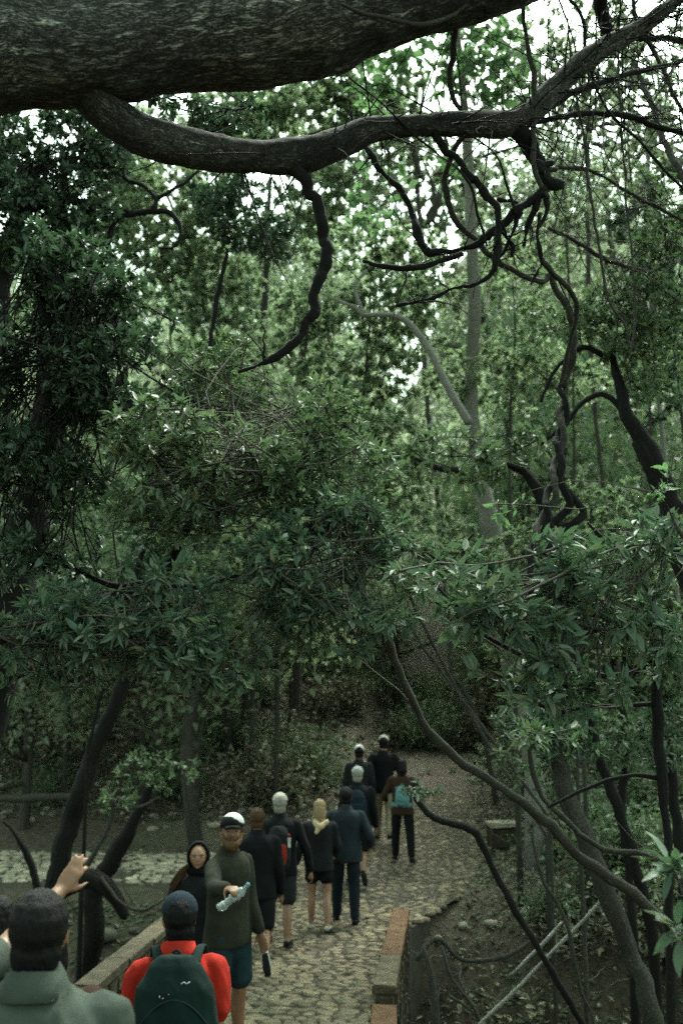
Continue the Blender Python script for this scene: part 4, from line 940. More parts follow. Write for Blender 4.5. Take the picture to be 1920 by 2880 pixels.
# --- background forest, tree by tree
bgt = [ # px base-top trunk, Y, lobes [(px,py,rx,ry,lai)], mat, ln, label
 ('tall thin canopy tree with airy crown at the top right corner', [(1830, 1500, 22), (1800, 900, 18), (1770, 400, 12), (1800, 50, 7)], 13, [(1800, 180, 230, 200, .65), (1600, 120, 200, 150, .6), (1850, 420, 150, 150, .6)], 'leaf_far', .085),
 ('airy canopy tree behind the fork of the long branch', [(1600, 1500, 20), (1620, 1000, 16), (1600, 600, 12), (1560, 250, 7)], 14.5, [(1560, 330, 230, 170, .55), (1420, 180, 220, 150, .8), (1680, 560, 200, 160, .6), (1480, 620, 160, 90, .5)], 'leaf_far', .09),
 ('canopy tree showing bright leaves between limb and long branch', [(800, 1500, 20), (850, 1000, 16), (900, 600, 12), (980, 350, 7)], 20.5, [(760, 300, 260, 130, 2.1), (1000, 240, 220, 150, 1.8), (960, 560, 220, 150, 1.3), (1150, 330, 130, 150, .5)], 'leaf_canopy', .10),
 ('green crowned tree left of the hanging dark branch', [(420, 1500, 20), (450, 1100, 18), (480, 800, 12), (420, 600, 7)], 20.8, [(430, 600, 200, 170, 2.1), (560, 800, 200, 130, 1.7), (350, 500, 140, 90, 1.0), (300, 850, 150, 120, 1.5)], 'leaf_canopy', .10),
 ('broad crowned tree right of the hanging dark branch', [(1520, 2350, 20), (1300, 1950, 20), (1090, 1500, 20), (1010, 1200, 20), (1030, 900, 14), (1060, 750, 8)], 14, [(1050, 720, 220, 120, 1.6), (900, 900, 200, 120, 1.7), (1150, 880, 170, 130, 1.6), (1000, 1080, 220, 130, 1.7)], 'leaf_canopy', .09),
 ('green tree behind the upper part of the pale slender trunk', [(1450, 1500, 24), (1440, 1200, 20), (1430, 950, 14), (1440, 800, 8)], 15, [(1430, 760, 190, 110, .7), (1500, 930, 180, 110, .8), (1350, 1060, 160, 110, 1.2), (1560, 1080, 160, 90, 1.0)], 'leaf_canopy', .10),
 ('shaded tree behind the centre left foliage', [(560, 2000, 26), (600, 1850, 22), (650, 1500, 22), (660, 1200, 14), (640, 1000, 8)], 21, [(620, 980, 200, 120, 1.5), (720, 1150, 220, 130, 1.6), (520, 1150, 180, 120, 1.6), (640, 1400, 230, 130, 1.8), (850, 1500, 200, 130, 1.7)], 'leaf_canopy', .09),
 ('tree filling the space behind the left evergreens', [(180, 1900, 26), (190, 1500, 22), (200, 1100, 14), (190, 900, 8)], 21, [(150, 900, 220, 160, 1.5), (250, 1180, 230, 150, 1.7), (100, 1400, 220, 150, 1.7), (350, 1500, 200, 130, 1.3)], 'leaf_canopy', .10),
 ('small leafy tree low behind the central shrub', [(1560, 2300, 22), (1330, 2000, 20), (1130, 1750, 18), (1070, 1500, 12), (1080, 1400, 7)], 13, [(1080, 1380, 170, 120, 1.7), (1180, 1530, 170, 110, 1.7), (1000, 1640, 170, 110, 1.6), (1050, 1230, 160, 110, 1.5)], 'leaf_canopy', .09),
 ('shaded understorey tree at the right middle', [(1620, 2100, 22), (1640, 1800, 18), (1660, 1550, 12), (1680, 1420, 7)], 12.5, [(1660, 1420, 170, 90, 1.1), (1560, 1560, 200, 110, 1.6), (1800, 1580, 170, 120, 1.7), (1700, 1750, 220, 120, 1.7), (1450, 1750, 170, 120, 1.6)], 'leaf_canopy', .09),
 ('tree with dark crown at the right edge behind the small leaved tree', [(1950, 1700, 26), (1930, 1200, 22), (1900, 900, 14), (1880, 700, 8)], 13.5, [(1850, 640, 150, 150, 1.5), (1880, 900, 150, 140, 1.8), (1850, 1120, 130, 90, 1.2)], 'leaf_dark', .10),
 ('understorey tree above the left hillside', [(450, 2200, 20), (460, 2000, 17), (470, 1850, 12), (470, 1780, 7)], 20.6, [(470, 1750, 230, 100, 1.3), (250, 1700, 200, 110, 1.3), (700, 1780, 220, 90, 1.2), (80, 1650, 200, 120, 1.4)], 'leaf_canopy', .10),
]
for i, (lb, tr, Y, lobes, lm, ln) in enumerate(bgt):
    tr = [(a+(18*math.sin(i*2.1+k*1.7)), b, c*.22) for k, (a, b, c) in enumerate(tr)]
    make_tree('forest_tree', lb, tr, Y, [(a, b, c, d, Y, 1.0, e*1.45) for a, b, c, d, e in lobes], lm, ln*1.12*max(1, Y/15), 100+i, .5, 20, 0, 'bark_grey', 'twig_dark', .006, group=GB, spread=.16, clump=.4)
for lb, tr, Y, lobes in (
 ('pale sunlit canopy tree far behind the pale slender trunk', [(1560, 1900, 14), (1500, 1500, 14), (1380, 1000, 12), (1300, 500, 6)], 23, [(1250, 520, 300, 210, 1.3), (1050, 420, 230, 180, 1.3), (1450, 640, 220, 150, .7), (1300, 850, 280, 150, .9)]),
 ('pale sunlit canopy tree far behind the right liana', [(1900, 1900, 14), (1850, 1500, 14), (1750, 1000, 12), (1700, 500, 6)], 24, [(1700, 400, 250, 200, .6), (1800, 750, 200, 200, .7), (1600, 880, 220, 140, .8), (1700, 1150, 240, 150, 1.2)]),
 ('pale sunlit canopy tree glimpsed under the limb left of centre', [(700, 1900, 14), (720, 1500, 14), (740, 1000, 12), (760, 500, 6)], 25, [(760, 380, 280, 180, 1.3), (480, 440, 260, 200, 1.4), (850, 700, 230, 150, 1.2), (300, 640, 200, 160, .9)])):
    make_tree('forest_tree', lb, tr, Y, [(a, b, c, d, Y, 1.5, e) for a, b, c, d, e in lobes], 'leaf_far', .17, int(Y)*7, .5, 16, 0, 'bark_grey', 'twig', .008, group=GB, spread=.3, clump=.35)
rb = np.random.default_rng(55)
for (cx, cy, Y, lb, n_) in ((1830, 560, 14.5, 'bare pale branched tree in the right canopy above the small leaved tree', 15), (1650, 250, 17, 'bare grey branched tree behind the rising long branch', 15), (1180, 480, 22, 'thin branched grey tree behind the loops of the long branch', 10), (620, 880, 21.5, 'thin pale branched tree between the hanging branch and left evergreens', 9)):
    ex = []
    for k in range(n_):
        a = rb.uniform(-.5, 1.2) if cx > 1500 else rb.uniform(-.3, 3.4); L = rb.uniform(180, 460); bx, by = cx+rb.normal()*40, cy+rb.normal()*130; c = rb.normal()*.5; pts = []
        for q in range(5):
            t = q/4; aa = a+c*t; pts.append((bx+math.cos(aa)*L*t+rb.normal()*8*t, by-math.sin(aa)*L*t+rb.normal()*8*t, 7.5*(1-.75*t)))
        ex.append(pts)
    make_tree('bare_tree', lb, [(cx+90, 1900, 5), (cx+60, 1500, 6), (cx+10, 1000, 7), (cx, cy+150, 7), (cx-10, cy-100, 7), (cx+20, cy-260, 4)], Y, [], 'leaf_far', .1, 300+int(Y*2), bark='bark_grey' if cx != 1830 else 'bark_pale', extra=ex, group=GB)
# far trees on the hillside: a few different crowns, copied
def far_tree(seed, lm):
    r = np.random.default_rng(seed); H = 7.0
    root = tree_root('hillside_tree', (0, 0, 0), 'x', 'tree', 'far trees on the hillside')
    tr = np.array([[0, 0, -.3], [r.normal()*.2, 0, 2], [r.normal()*.4, 0, 4], [r.normal()*.6, 0, 6]]); P, R = spline(tr, [.13, .10, .07, .03], .5)
    parts = [(P, R, 7, .1, None)]
    for k in range(9):
        a = P[r.integers(3, len(P))]; az = r.random()*2*PI; L = r.uniform(1.2, 2.6)
        e = a+np.array([math.cos(az)*L, math.sin(az)*L, L*r.uniform(.1, .8)]); m_ = (a+e)/2+r.normal(size=3)*.25
        Q_, R_ = spline([a, m_, e], [.05, .035, .015], .4); parts.append((Q_, R_, 4, .1, None))
    trunk_mesh(root, parts, 'bark_grey')
    n = 6000; cl = 90; c = norm(r.normal(size=(cl, 3)))*(r.random((cl, 1))**.4)*np.array([2.6, 2.6, 2.6])+np.array([0, 0, 4.6])
    pos = c[r.integers(cl, size=n)]+r.normal(size=(n, 3))*.38; d = norm(r.normal(size=(n, 3))+np.array([0, 0, -.4])); nr = norm(r.normal(size=(n, 3))*.6+np.array([0, 0, 1.]))
    s = .15*(.6+.8*r.random(n)); V, Q = leaf_arrays(pos, d, nr, s, s*.5); o = part('crown', V, [Q], M[lm], root, False); o['kind'] = 'stuff'
    return root
far_src = [far_tree(i+1, lm) for i, lm in enumerate(('leaf_far', 'leaf_far', 'leaf_canopy', 'leaf_mid'))]
r = np.random.default_rng(19); spots = []
for y in (20.5, 24, 27.5, 31.5, 36, 41, 47, 54):
    hw = y*.36+3; x = -hw+r.random()*2
    while x < hw:
        yy_ = y+r.normal()*1.0
        if abs(x-float(xc(yy_))) > (2.4 if yy_ < 31 else 0): spots.append((x, yy_))
        x += 3.0+r.random()*1.6
used = set()
for i, (x, y) in enumerate(spots):
    k = i % 4; src = far_src[k]
    if k not in used: o = src; used.add(k)
    else:
        o = src.copy(); COL.objects.link(o)
        for ch in list(src.children): c = ch.copy(); COL.objects.link(c); c.parent = o
    s = r.uniform(.85, 1.45); o.location = (x, y, gz(x, y)-.1); o.scale = (s, s, s*r.uniform(.9, 1.15)); o.rotation_euler = (0, 0, r.random()*6.28)
    o['label'] = 'far pale green tree among many alike on the hillside' if k < 2 else 'far grey green tree among many alike on the hillside'
def bush(seed, lm):
    r = np.random.default_rng(seed); root = tree_root('bush', (0, 0, 0), 'x', 'bush', 'low bushes on the slopes')
    pol = []; rad = []; tips = []
    for k in range(60):
        az = r.random()*2*PI; L = r.uniform(.4, 1.1); el = r.uniform(.3, 1.4); d = np.array([math.cos(az)*math.cos(el), math.sin(az)*math.cos(el), math.sin(el)*.9]); tv = np.linspace(0, 1, 6)[:, None]
        P = d*L*tv+norm(r.normal(size=3))*.22*L*tv**2+r.normal(size=(6, 3))*.02*tv; pol.append(P); rad.append(.010*(1-.75*tv[:, 0])); tips += [P[-1], P[-2], P[-3]]
    mb = MB(); tubes_batch(mb, np.array(pol), np.array(rad), 3); mb.build('stems', M['twig'], root)['kind'] = 'stuff'
    tips = np.array(tips); n = 1500; pos = tips[r.integers(len(tips), size=n)]+r.normal(size=(n, 3))*.09; d = norm(r.normal(size=(n, 3))); nr = norm(r.normal(size=(n, 3))*.5+np.array([0, 0, 1.]))
    s = .085*(.6+.8*r.random(n)); V, Q = leaf_arrays(pos, d, nr, s, s*.45); part('foliage', V, [Q], M[lm], root, False)['kind'] = 'stuff'
    return root
bsrc = [bush(900, 'leaf_mid'), bush(901, 'litter'), bush(902, 'leaf_canopy'), bush(903, 'leaf_mid')]
r = np.random.default_rng(31); bs = []
while len(bs) < 250:
    y = r.uniform(13.5, 34); x = r.uniform(-.36*y-2, .36*y+2); d_ = x-float(xc(y))
    if (abs(d_) < float(path_half(y))+1.3 and y < 28) or bool(on_branch(np.array(x), np.array(y))) or (x < 0 and 14 < y < 20.8): continue
    if d_ < 0 and y < 28 and r.random() < .65: continue
    bs.append((x, y))
for (x, y) in [(1.9, 9.5), (2.6, 11.2), (3.3, 9.2), (2.4, 13.2), (3.9, 12.5), (3.0, 14.6), (-3.4, 10.2), (-4.2, 12.5)]: bs.append((x, y))
ub = set()
for i, (x, y) in enumerate(bs):
    k = i % 4; src = bsrc[k]
    if k not in ub: o = src; ub.add(k)
    else:
        o = src.copy(); COL.objects.link(o)
        for ch in list(src.children): c = ch.copy(); COL.objects.link(c); c.parent = o
    s = r.uniform(.7, 1.5); o.location = (x, y, gz(x, y)-.05); o.scale = (s, s, s*r.uniform(.7, 1.1)); o.rotation_euler = (0, 0, r.random()*6.28)
    o['label'] = ['low green bush among many alike on the slopes', 'low brown withered bush among many alike on the slopes', 'low yellow green bush among many alike on the slopes', 'low green bush among many alike on the slopes'][k]
# unseen crowns of the wood, added around the camera to shade the view
def over_tree(x, y, label, seed, zc_=9.5, rad_=2.6):
    r = np.random.default_rng(seed); root = tree_root('forest_tree', (x, y, gz(x, y)), label, 'tree', GB)
    z0 = gz(x, y); P, R = spline([[x, y, z0-.2], [x+.2, y, z0+3], [x-.1, y+.1, z0+6], [x, y, zc_]], [.2, .16, .12, .05], .4); trunk_mesh(root, [(P, R, 10, .1, [(.02, 3)])], 'bark_dark')
    n = 3500; cl = 60; c = norm(r.normal(size=(cl, 3)))*(r.random((cl, 1))**.4)*np.array([rad_, rad_, 1.4])+np.array([x, y, zc_])
    pos = c[r.integers(cl, size=n)]+r.normal(size=(n, 3))*.35; d = norm(r.normal(size=(n, 3))); nr = norm(r.normal(size=(n, 3))*.6+np.array([0, 0, 1.]))
    s = .16*(.6+.8*r.random(n)); V, Q = leaf_arrays(pos, d, nr, s, s*.5); part('crown', V, [Q], M['leaf_mid'], root, False)['kind'] = 'stuff'
OVER = [(-7, 6, 11, 3.2), (5.5, 5, 11, 3), (-5, -5, 8.5, 3)]
for i, (x, y, z, rr_) in enumerate(OVER):
    over_tree(x, y, 'unseen tree of the wood added around the camera to shade the view', 200+i, z, rr_)

# ------------------------------------------------------------------ people
def remesh_obj(me, voxel, smooth_it=4):
    o = bpy.data.objects.new('tmp', me); COL.objects.link(o)
    m = o.modifiers.new('r', 'REMESH'); m.mode = 'VOXEL'; m.voxel_size = voxel; m.use_smooth_shade = True
    if smooth_it:
        s = o.modifiers.new('s', 'SMOOTH'); s.factor = .5; s.iterations = smooth_it
    dg = bpy.context.evaluated_depsgraph_get(); ev = o.evaluated_get(dg)
    me2 = bpy.data.meshes.new_from_object(ev, depsgraph=dg)
    bpy.data.objects.remove(o); return me2
def ell_tube(mb, P, RX, RY, fx, n=14, flat0=False):
    """closed lofted tube with elliptical sections; fx = direction of the RX axis"""
    P = np.asarray(P, float); K = len(P); T = norm(np.gradient(P, axis=0))
    fx = np.asarray(fx, float); U = norm(fx-T*np.sum(T*fx, 1)[:, None]); Wd = np.cross(T, U)
    # rounded ends
    RX = np.asarray(RX, float); RY = np.asarray(RY, float)
    P2 = [P[0]-T[0]*(.006 if flat0 else min(RX[0], RY[0])*.55)]+list(P)+[P[-1]+T[-1]*min(RX[-1], RY[-1])*.55]
    RX2 = [RX[0]*(.93 if flat0 else .6)]+list(RX)+[RX[-1]*.6]; RY2 = [RY[0]*(.93 if flat0 else .6)]+list(RY)+[RY[-1]*.6]
    U = np.concatenate([U[:1], U, U[-1:]]); Wd = np.concatenate([Wd[:1], Wd, Wd[-1:]]); P = np.array(P2); K = len(P)
    a = np.arange(n)*2*PI/n
    V = P[:, None]+U[:, None]*(np.cos(a)[None]*np.array(RX2)[:, None])[..., None]+Wd[:, None]*(np.sin(a)[None]*np.array(RY2)[:, None])[..., None]
    idx = np.arange(K*n).reshape(K, n)
    q = np.stack([idx[:-1], np.roll(idx[:-1], -1, 1), np.roll(idx[1:], -1, 1), idx[1:]], -1).reshape(-1, 4)
    V = V.reshape(-1, 3); k = len(V); V = np.concatenate([V, [P[0], P[-1]]]); t = []
    for j in range(n): t.append((k, (j+1) % n, j)); t.append((k+1, idx[-1][j], idx[-1][(j+1) % n]))
    mb.add(V, q, t)
def limb(mb, pts, rad, n=12):
    P, R = spline(pts, rad, .03); ell_tube(mb, P, R, R, [.3, .9, .1] if abs(P[-1][0]-P[0][0]) > abs(P[-1][1]-P[0][1]) else [1, .1, .1], n)
def ball(mb, c, r, n=12):
    c = np.array(c, float); r = np.array(r if np.ndim(r) else [r]*3, float); m = n//2; V = [c+[0, 0, r[2]]]
    for i in range(1, m):
        t = PI*i/m
        for j in range(n): V.append(c+[r[0]*math.sin(t)*math.cos(2*PI*j/n), r[1]*math.sin(t)*math.sin(2*PI*j/n), r[2]*math.cos(t)])
    V.append(c-[0, 0, r[2]]); T = [(0, 1+j, 1+(j+1) % n) for j in range(n)]; Q = []
    for i in range(m-2):
        for j in range(n): a = 1+i*n; Q.append((a+j, a+n+j, a+n+(j+1) % n, a+(j+1) % n))
    e = len(V)-1; a = 1+(m-2)*n; T += [(e, a+(j+1) % n, a+j) for j in range(n)]
    mb.add(np.array(V), Q, T)
def rotx(v, a): c, s = math.cos(a), math.sin(a); return np.array([v[0], v[1]*c-v[2]*s, v[1]*s+v[2]*c])
def finish(mb, name, m, root, voxel, sm=4, folds=0.0, ff=9, seed=0, xf=None):
    V, F, B = mb.data(); me = remesh_obj(mesh_from('t', V, F), voxel, sm)
    n = len(me.vertices); co = np.zeros(n*3, np.float32); me.vertices.foreach_get('co', co); co = co.reshape(-1, 3).astype(float)
    if folds:
        no = np.zeros(n*3, np.float32); me.vertices.foreach_get('normal', no); no = no.reshape(-1, 3)
        f = fbm(co[:, 0]*ff+seed, co[:, 1]*ff, co[:, 2]*ff*.6+.8*co[:, 0]*ff, 3); f = 1-2.2*np.abs(f)**.75
        co = co+no*(np.maximum(f, -.45)*folds+.15*folds)[:, None]
    if xf is not None: co = xf(co)
    me.vertices.foreach_set('co', co.astype(np.float32).ravel()); me.update()
    me.name = name; me.materials.clear(); me.materials.append(M[m] if isinstance(m, str) else m)
    for p in me.polygons: p.use_smooth = True
    return link(name, me, root)

def hand(mb, wrist, hdir, pnorm, size, curl, thumb=.5, side=1, scale=1.0, pinch=False):
    """palm, four jointed fingers and a thumb. hdir: wrist->fingers, pnorm: out of the palm"""
    h = norm(np.array(hdir, float)); p = norm(np.array(pnorm, float)-h*np.dot(pnorm, h)); s = np.cross(h, p)*side
    L = size*scale; w = np.array(wrist, float)
    pal = [w-h*.10*L, w+h*.05*L, w+h*.28*L, w+h*.52*L]
    ell_tube(mb, np.array(pal), [.13*L, .17*L, .225*L, .22*L], [.12*L, .11*L, .09*L, .07*L], s, 12)
    lens = [.40, .45, .42, .33]; offs = [.165, .055, -.055, -.16]
    for k in range(4):
        a = w+h*.50*L+s*offs[k]*L; c = curl[k] if np.ndim(curl) else curl; d = h+s*offs[k]*.45; d = norm(d); P = [a-h*.08*L, a]; ang = 0
        for j, fr in enumerate((.45, .32, .26)):
            ang += c*(.55 if j == 0 else .9); dd = d*math.cos(ang)+p*math.sin(ang); a = a+dd*lens[k]*L*fr; P.append(a)
        r_ = [.052*L, .052*L, .047*L, .042*L, .034*L]; limb(mb, P, r_, 8)
    a = w+h*.12*L+s*.13*L; d = norm(s*.75+h*.65+p*(.15+thumb*.5)); P = [a, a+d*.20*L]; d2 = norm(s*.35+h*.8+p*(.25+thumb*.6)); P.append(P[-1]+d2*.17*L); P.append(P[-1]+norm(d2+p*.3)*.13*L)
    limb(mb, P, [.075*L, .062*L, .05*L, .038*L], 8)

def person(label, loc, yaw, H=1.75, skin='skin', lean=0.0, legs=((10, 5, 0), (-10, 15, 0)), arms=None, top='charcoal', top_name='jacket', sleeve='long',
           bottom='jeans', bottom_kind='trousers', hair='hair_black', hairlen=0, hat=None, shoes='black', voxel=.012, face=False, collar=False, tucked=False,
           bulk=1.0, head_turn=0.0, head_tilt=0.0, group=None, fold=.006, lift=None, hands=True, hatm='offwhite', extras=None, beard=False, hood=False, sleeve_m=None, bvox=None):
    """stands on loc, faces +Y before yaw. legs: (thigh forward deg, knee bend deg, outward deg) for left (-x) and right (+x).
    arms: per side a pair (elbow, wrist) of offsets from the shoulder in units of H (x outward, y forward, z up), plus palm data"""
    root = empty('person', loc, label, 'person', group)
    if voxel >= .012: voxel *= 1.3
    root.rotation_euler = (0, 0, math.radians(yaw))
    hip_z = .52*H; J = {}
    # legs
    low = []
    for i, sx in enumerate((-1, 1)):
        th, kn, ou = [math.radians(v) for v in legs[i]]
        hip = np.array([sx*.055*H, 0, hip_z]); d = np.array([sx*math.sin(ou), math.sin(th), -math.cos(th)]); knee = hip+norm(d)*.245*H
        a2 = th-kn; d2 = np.array([sx*math.sin(ou)*.6, math.sin(a2), -math.cos(a2)]); ank = knee+norm(d2)*.235*H
        J[i] = (hip, knee, ank, a2); low.append(ank[2]-.04*H)
    drop = min(low); 
    for i in (0, 1): J[i] = tuple(v-np.array([0, 0, drop]) for v in J[i][:3])+(J[i][3],)
    pel = np.array([0, 0, hip_z-drop]); ln = math.radians(lean)
    def tor(x, y, z):  # torso coordinates (fractions of H above the hip) with lean
        return pel+rotx(np.array([x*H, y*H, (z-.52)*H]), -ln)
    S_ = [tor(sx*.106*bulk, 0, .790) for sx in (-1, 1)]
    if arms is None: arms = (((.03, .01, -.17), (.045, .05, -.32)), ((.03, -.02, -.17), (.045, .03, -.32)))
    A = []
    for i, sx in enumerate((-1, 1)):
        e, w_ = arms[i][0], arms[i][1]
        el = S_[i]+np.array([sx*e[0], e[1], e[2]])*H; wr = S_[i]+np.array([sx*w_[0], w_[1], w_[2]])*H
        A.append((S_[i], el, wr, arms[i][2] if len(arms[i]) > 2 else None))
    # ---- body: one continuous surface
    mb = MB(); b = bulk
    zz = [.47, .52, .60, .68, .75, .79, .815, .838, .865, .885]; rx = [.090, .095, .083, .092, .103, .098, .075, .040, .034, .034]; ry = [.062, .066, .058, .062, .066, .060, .05, .036, .035, .035]
    ell_tube(mb, [tor(0, -.005 if z > .8 else 0, z) for z in zz], [v*H*(b*.9 if v > .04 else 1) for v in rx], [v*H*(b*.9 if v > .04 else 1) for v in ry], [1, 0, 0], 18)
    for i, sx in enumerate((-1, 1)):
        hip, knee, ank, a2 = J[i]
        limb(mb, [hip+[0, 0, .03*H], hip*.5+knee*.5+[0, .008*H, 0], knee, knee*.6+ank*.4+[0, -.012*H, 0], ank], [v*H*(.82 if bottom_kind == 'trousers' else 1) for v in (.040, .046, .033, .034, .021)])
        toe = norm(np.array([sx*.15, 1, 0])); ft = a2 if abs(a2) > .5 and lift == i else 0
        tdir = rotx(toe, ft) if lift == i else toe
        limb(mb, [ank-[0, 0, .012*H]-tdir*.02*H, ank+tdir*.05*H-rotx([0, 0, .024*H], ft if lift == i else 0), ank+tdir*.105*H-rotx([0, 0, .03*H], ft if lift == i else 0)], [.022*H, .022*H, .014*H])
        sh, el, wr, pd = A[i]
        limb(mb, [sh+[-sx*.03*H, 0, .004*H], sh, sh*.5+el*.5, el, el*.6+wr*.4, wr], [v*H*k_ for v, k_ in zip((.028, .030, .027, .023, .023, .016), (.72, .72, .8, .85, .9, 1) if sleeve == 'long' else (.75, .75, .85, 1, 1, 1))])
        if hands:
            fd = norm(wr-el)
            if pd is None: hand(mb, wr, fd, np.array([-sx, 0, 0.])+.3*np.array([0, 1, 0]), .105*H, .45, .4, side=sx*-1 if False else 1 if sx < 0 else -1)
            else: hand(mb, wr, pd.get('dir', fd), pd['n'], .105*H, pd.get('curl', .4), pd.get('thumb', .5), pd.get('side', 1), pd.get('scale', 1.0))
    # head, turned
    hc = tor(0, .012, .929); tt = math.radians(head_tilt); ht = math.radians(head_turn)
    def hd(p):  # head space (fractions of H) -> body space
        p = rotx(np.array(p, float)*H, tt); c, s = math.cos(ht), math.sin(ht); return hc+np.array([p[0]*c-p[1]*s, p[0]*s+p[1]*c, p[2]])
    hm = MB(); ball(hm, (0, 0, 0), 1, 20); V = hm.V[0]
    rX, rYf, rYb, rT, rB = .0460, .053, .058, .062, .066
    Vh = V*np.stack([np.full(len(V), rX), np.where(V[:, 1] > 0, rYf, rYb), np.where(V[:, 2] > 0, rT, rB)], 1)
    k = sst(0, 1, -V[:, 2]); Vh[:, 0] *= 1-.22*k; Vh[:, 1] = Vh[:, 1]*(1-.10*k)+.004*k
    Vw = np.array([hd(v) for v in Vh]); mb.add(Vw, hm.Q[0], hm.T[0])
    limb(mb, [tor(0, -.004, .85), hd((0, -.008, -.03))], [.034*H, .034*H])
    # nose, brow, cheeks, chin, ears
    for c, r_ in (((0, .053, -.010), .0075), ((0, .056, -.016), .0085), ((0, .050, .003), .006), ((.018, .043, .010), .010), ((-.018, .043, .010), .010), ((0, .042, -.052), .014), ((.022, .036, -.020), .013), ((-.022, .036, -.020), .013), ((0, .048, -.034), .010)):
        ball(mb, hd(c), r_*H, 8)
    for sx in (-1, 1): ball(mb, hd((sx*.045, -.002, -.008)), np.array([.006, .012, .018])*H, 8)
    finish(mb, 'body', skin, root, bvox or max(.0165, voxel), 2)
    # ---- face details
    if face:
        for sx in (-1, 1):
            e = MB(); ball(e, hd((sx*.0175, .0475, -.001)), np.array([.0065, .003, .0028])*H, 8); V, F, B = e.data(); link('eye', mesh_from('eye', V, F, M['eye']), root)
            e = MB(); limb(e, [hd((sx*.008, .052, .008)), hd((sx*.018, .052, .0105)), hd((sx*.029, .046, .008))], [.0022*H]*3, 6); V, F, B = e.data(); link('eyebrow', mesh_from('eyebrow', V, F, M[beard or hair or 'hair_brown']), root)
        e = MB(); limb(e, [hd((-.014, .050, -.031)), hd((0, .0555, -.0345)), hd((.014, .050, -.031))], [.0018*H, .0028*H, .0018*H], 6); V, F, B = e.data(); link('mouth', mesh_from('mouth', V, F, M['lips']), root)
        if face == 'grin':
            e = MB(); limb(e, [hd((-.011, .0535, -.0305)), hd((0, .0582, -.0335)), hd((.011, .0535, -.0305))], [.0012*H, .0017*H, .0012*H], 6); V, F, B = e.data(); link('teeth', mesh_from('teeth', V, F, M['teeth']), root)
    if beard:
        e = MB(); ball(e, hd((0, .030, -.056)), np.array([.036, .028, .028])*H, 12)
        for sx in (-1, 1): limb(e, [hd((sx*.036, .014, -.012)), hd((sx*.034, .026, -.040)), hd((sx*.014, .046, -.058))], [.011*H, .013*H, .014*H]); limb(e, [hd((sx*.018, .048, -.034)), hd((0, .056, -.026))], [.006*H, .005*H])
        finish(e, 'beard', beard, root, .006, 2, .003, 60)
    # ---- hair
    if hair:
        e = MB(); ball(e, hd((0, -.012, .012)), np.array([.0500, .058, .059])*H, 14); ball(e, hd((0, -.026, -.030)), np.array([.043, .036, .046])*H, 12)
        if hairlen:
            limb(e, [hd((0, -.035, 0)), hd((0, -.048, -.05)), hd((.004, -.056, -.05-hairlen))], [.042*H, .040*H, .022*H]); limb(e, [hd((-.028, -.015, 0)), hd((-.034, -.02, -.06)), hd((-.03, -.035, -.04-hairlen*.8))], [.02*H, .02*H, .012*H]); limb(e, [hd((.028, -.015, 0)), hd((.034, -.02, -.06)), hd((.03, -.035, -.04-hairlen*.8))], [.02*H, .02*H, .012*H])
        finish(e, 'hair', hair, root, min(voxel, .009), 2, .003, 45)
    if hat:
        e = MB(); hz = MB(); ball(hz, (0, 0, 0), 1, 24); V = hz.V[0]; keep = V.copy(); keep[:, 2] = np.maximum(V[:, 2], -.15)
        Vc = np.array([hd((v[0]*.0535, -.003+v[1]*.060, .022+max(v[2], -.10)*.054)) for v in V]); e.add(Vc, hz.Q[0], hz.T[0])
        V_, F_, B_ = e.data(); hatm_ = M[hat]; cap_o = link('cap', mesh_from('cap', V_, F_, hatm_), root)
        if hatm:
            P = []; n_ = 13
            vb = MB(); a = np.linspace(-1.15, 1.15, n_); Vv = []
            bd = -1 if hatm == 'back' else 1
            for zoff in (0, -.004):
                for q_, rr_ in ((0, .050), (.5, .075), (1, .098)):
                    for t in a: Vv.append(hd((math.sin(t)*.046*(1-.12*q_), bd*(math.cos(t)*(rr_)+(.008 if q_ == 0 else 0)), .024-.004*q_+zoff-.010*abs(math.sin(t))*q_)))
            i_ = np.arange(6*n_).reshape(2, 3, n_); qs = []
            for u_ in (0, 1):
                for v_ in range(2):
                    for t in range(n_-1):
                        f = (i_[u_, v_, t], i_[u_, v_, t+1], i_[u_, v_+1, t+1], i_[u_, v_+1, t]); qs.append(f if u_ == 0 else f[::-1])
            for t in range(n_-1): qs.append((i_[0, 2, t], i_[0, 2, t+1], i_[1, 2, t+1], i_[1, 2, t]))
            link('visor', mesh_from('visor', np.array(Vv), [np.array(qs)], M[hatm if hatm in M else 'near_black']), cap_o)
    # ---- clothes
    e = MB(); g = .010
    zz = [.455 if not tucked else .52, .52, .60, .68, .75, .79, .815, .832, .85]; rx = [.118, .114, .101, .103, .112, .106, .080, .050, .043]; ry = [.084, .080, .072, .073, .078, .071, .060, .047, .042]
    if top_name == 'long_jacket': zz[0] = .40; rx[0] = .112
    ell_tube(e, [tor(0, -.003, z) for z in zz], [v*H*b for v in rx], [v*H*b for v in ry], [1, 0, 0], 20, True)
    for i, sx in enumerate((-1, 1)):
        sh, el, wr, pd = A[i]
        if sleeve == 'long': limb(e, [sh+[-sx*.035*H, 0, .004*H], sh, sh*.5+el*.5, el, el*.5+wr*.5, el*.06+wr*.94], [v*H for v in (.030, .036, .035, .033, .030, .026)])
        else: limb(e, [sh+[-sx*.035*H, 0, .004*H], sh, sh*.35+el*.65 if sleeve == 'short' else sh*.1+el*.9], [.030*H, .037*H, .041*H])
    if hood:
        hz = MB(); ball(hz, hd((0, -.014, .004)), np.array([.062, .066, .076])*H, 18); e.add(hz.V[0], hz.Q[0], hz.T[0])
        limb(e, [tor(-.05, .01, .83), tor(0, .035, .83), tor(.05, .01, .83)], [.03*H]*3); limb(e, [hd((0, -.02, -.04)), tor(0, -.02, .83)], [.055*H, .06*H])
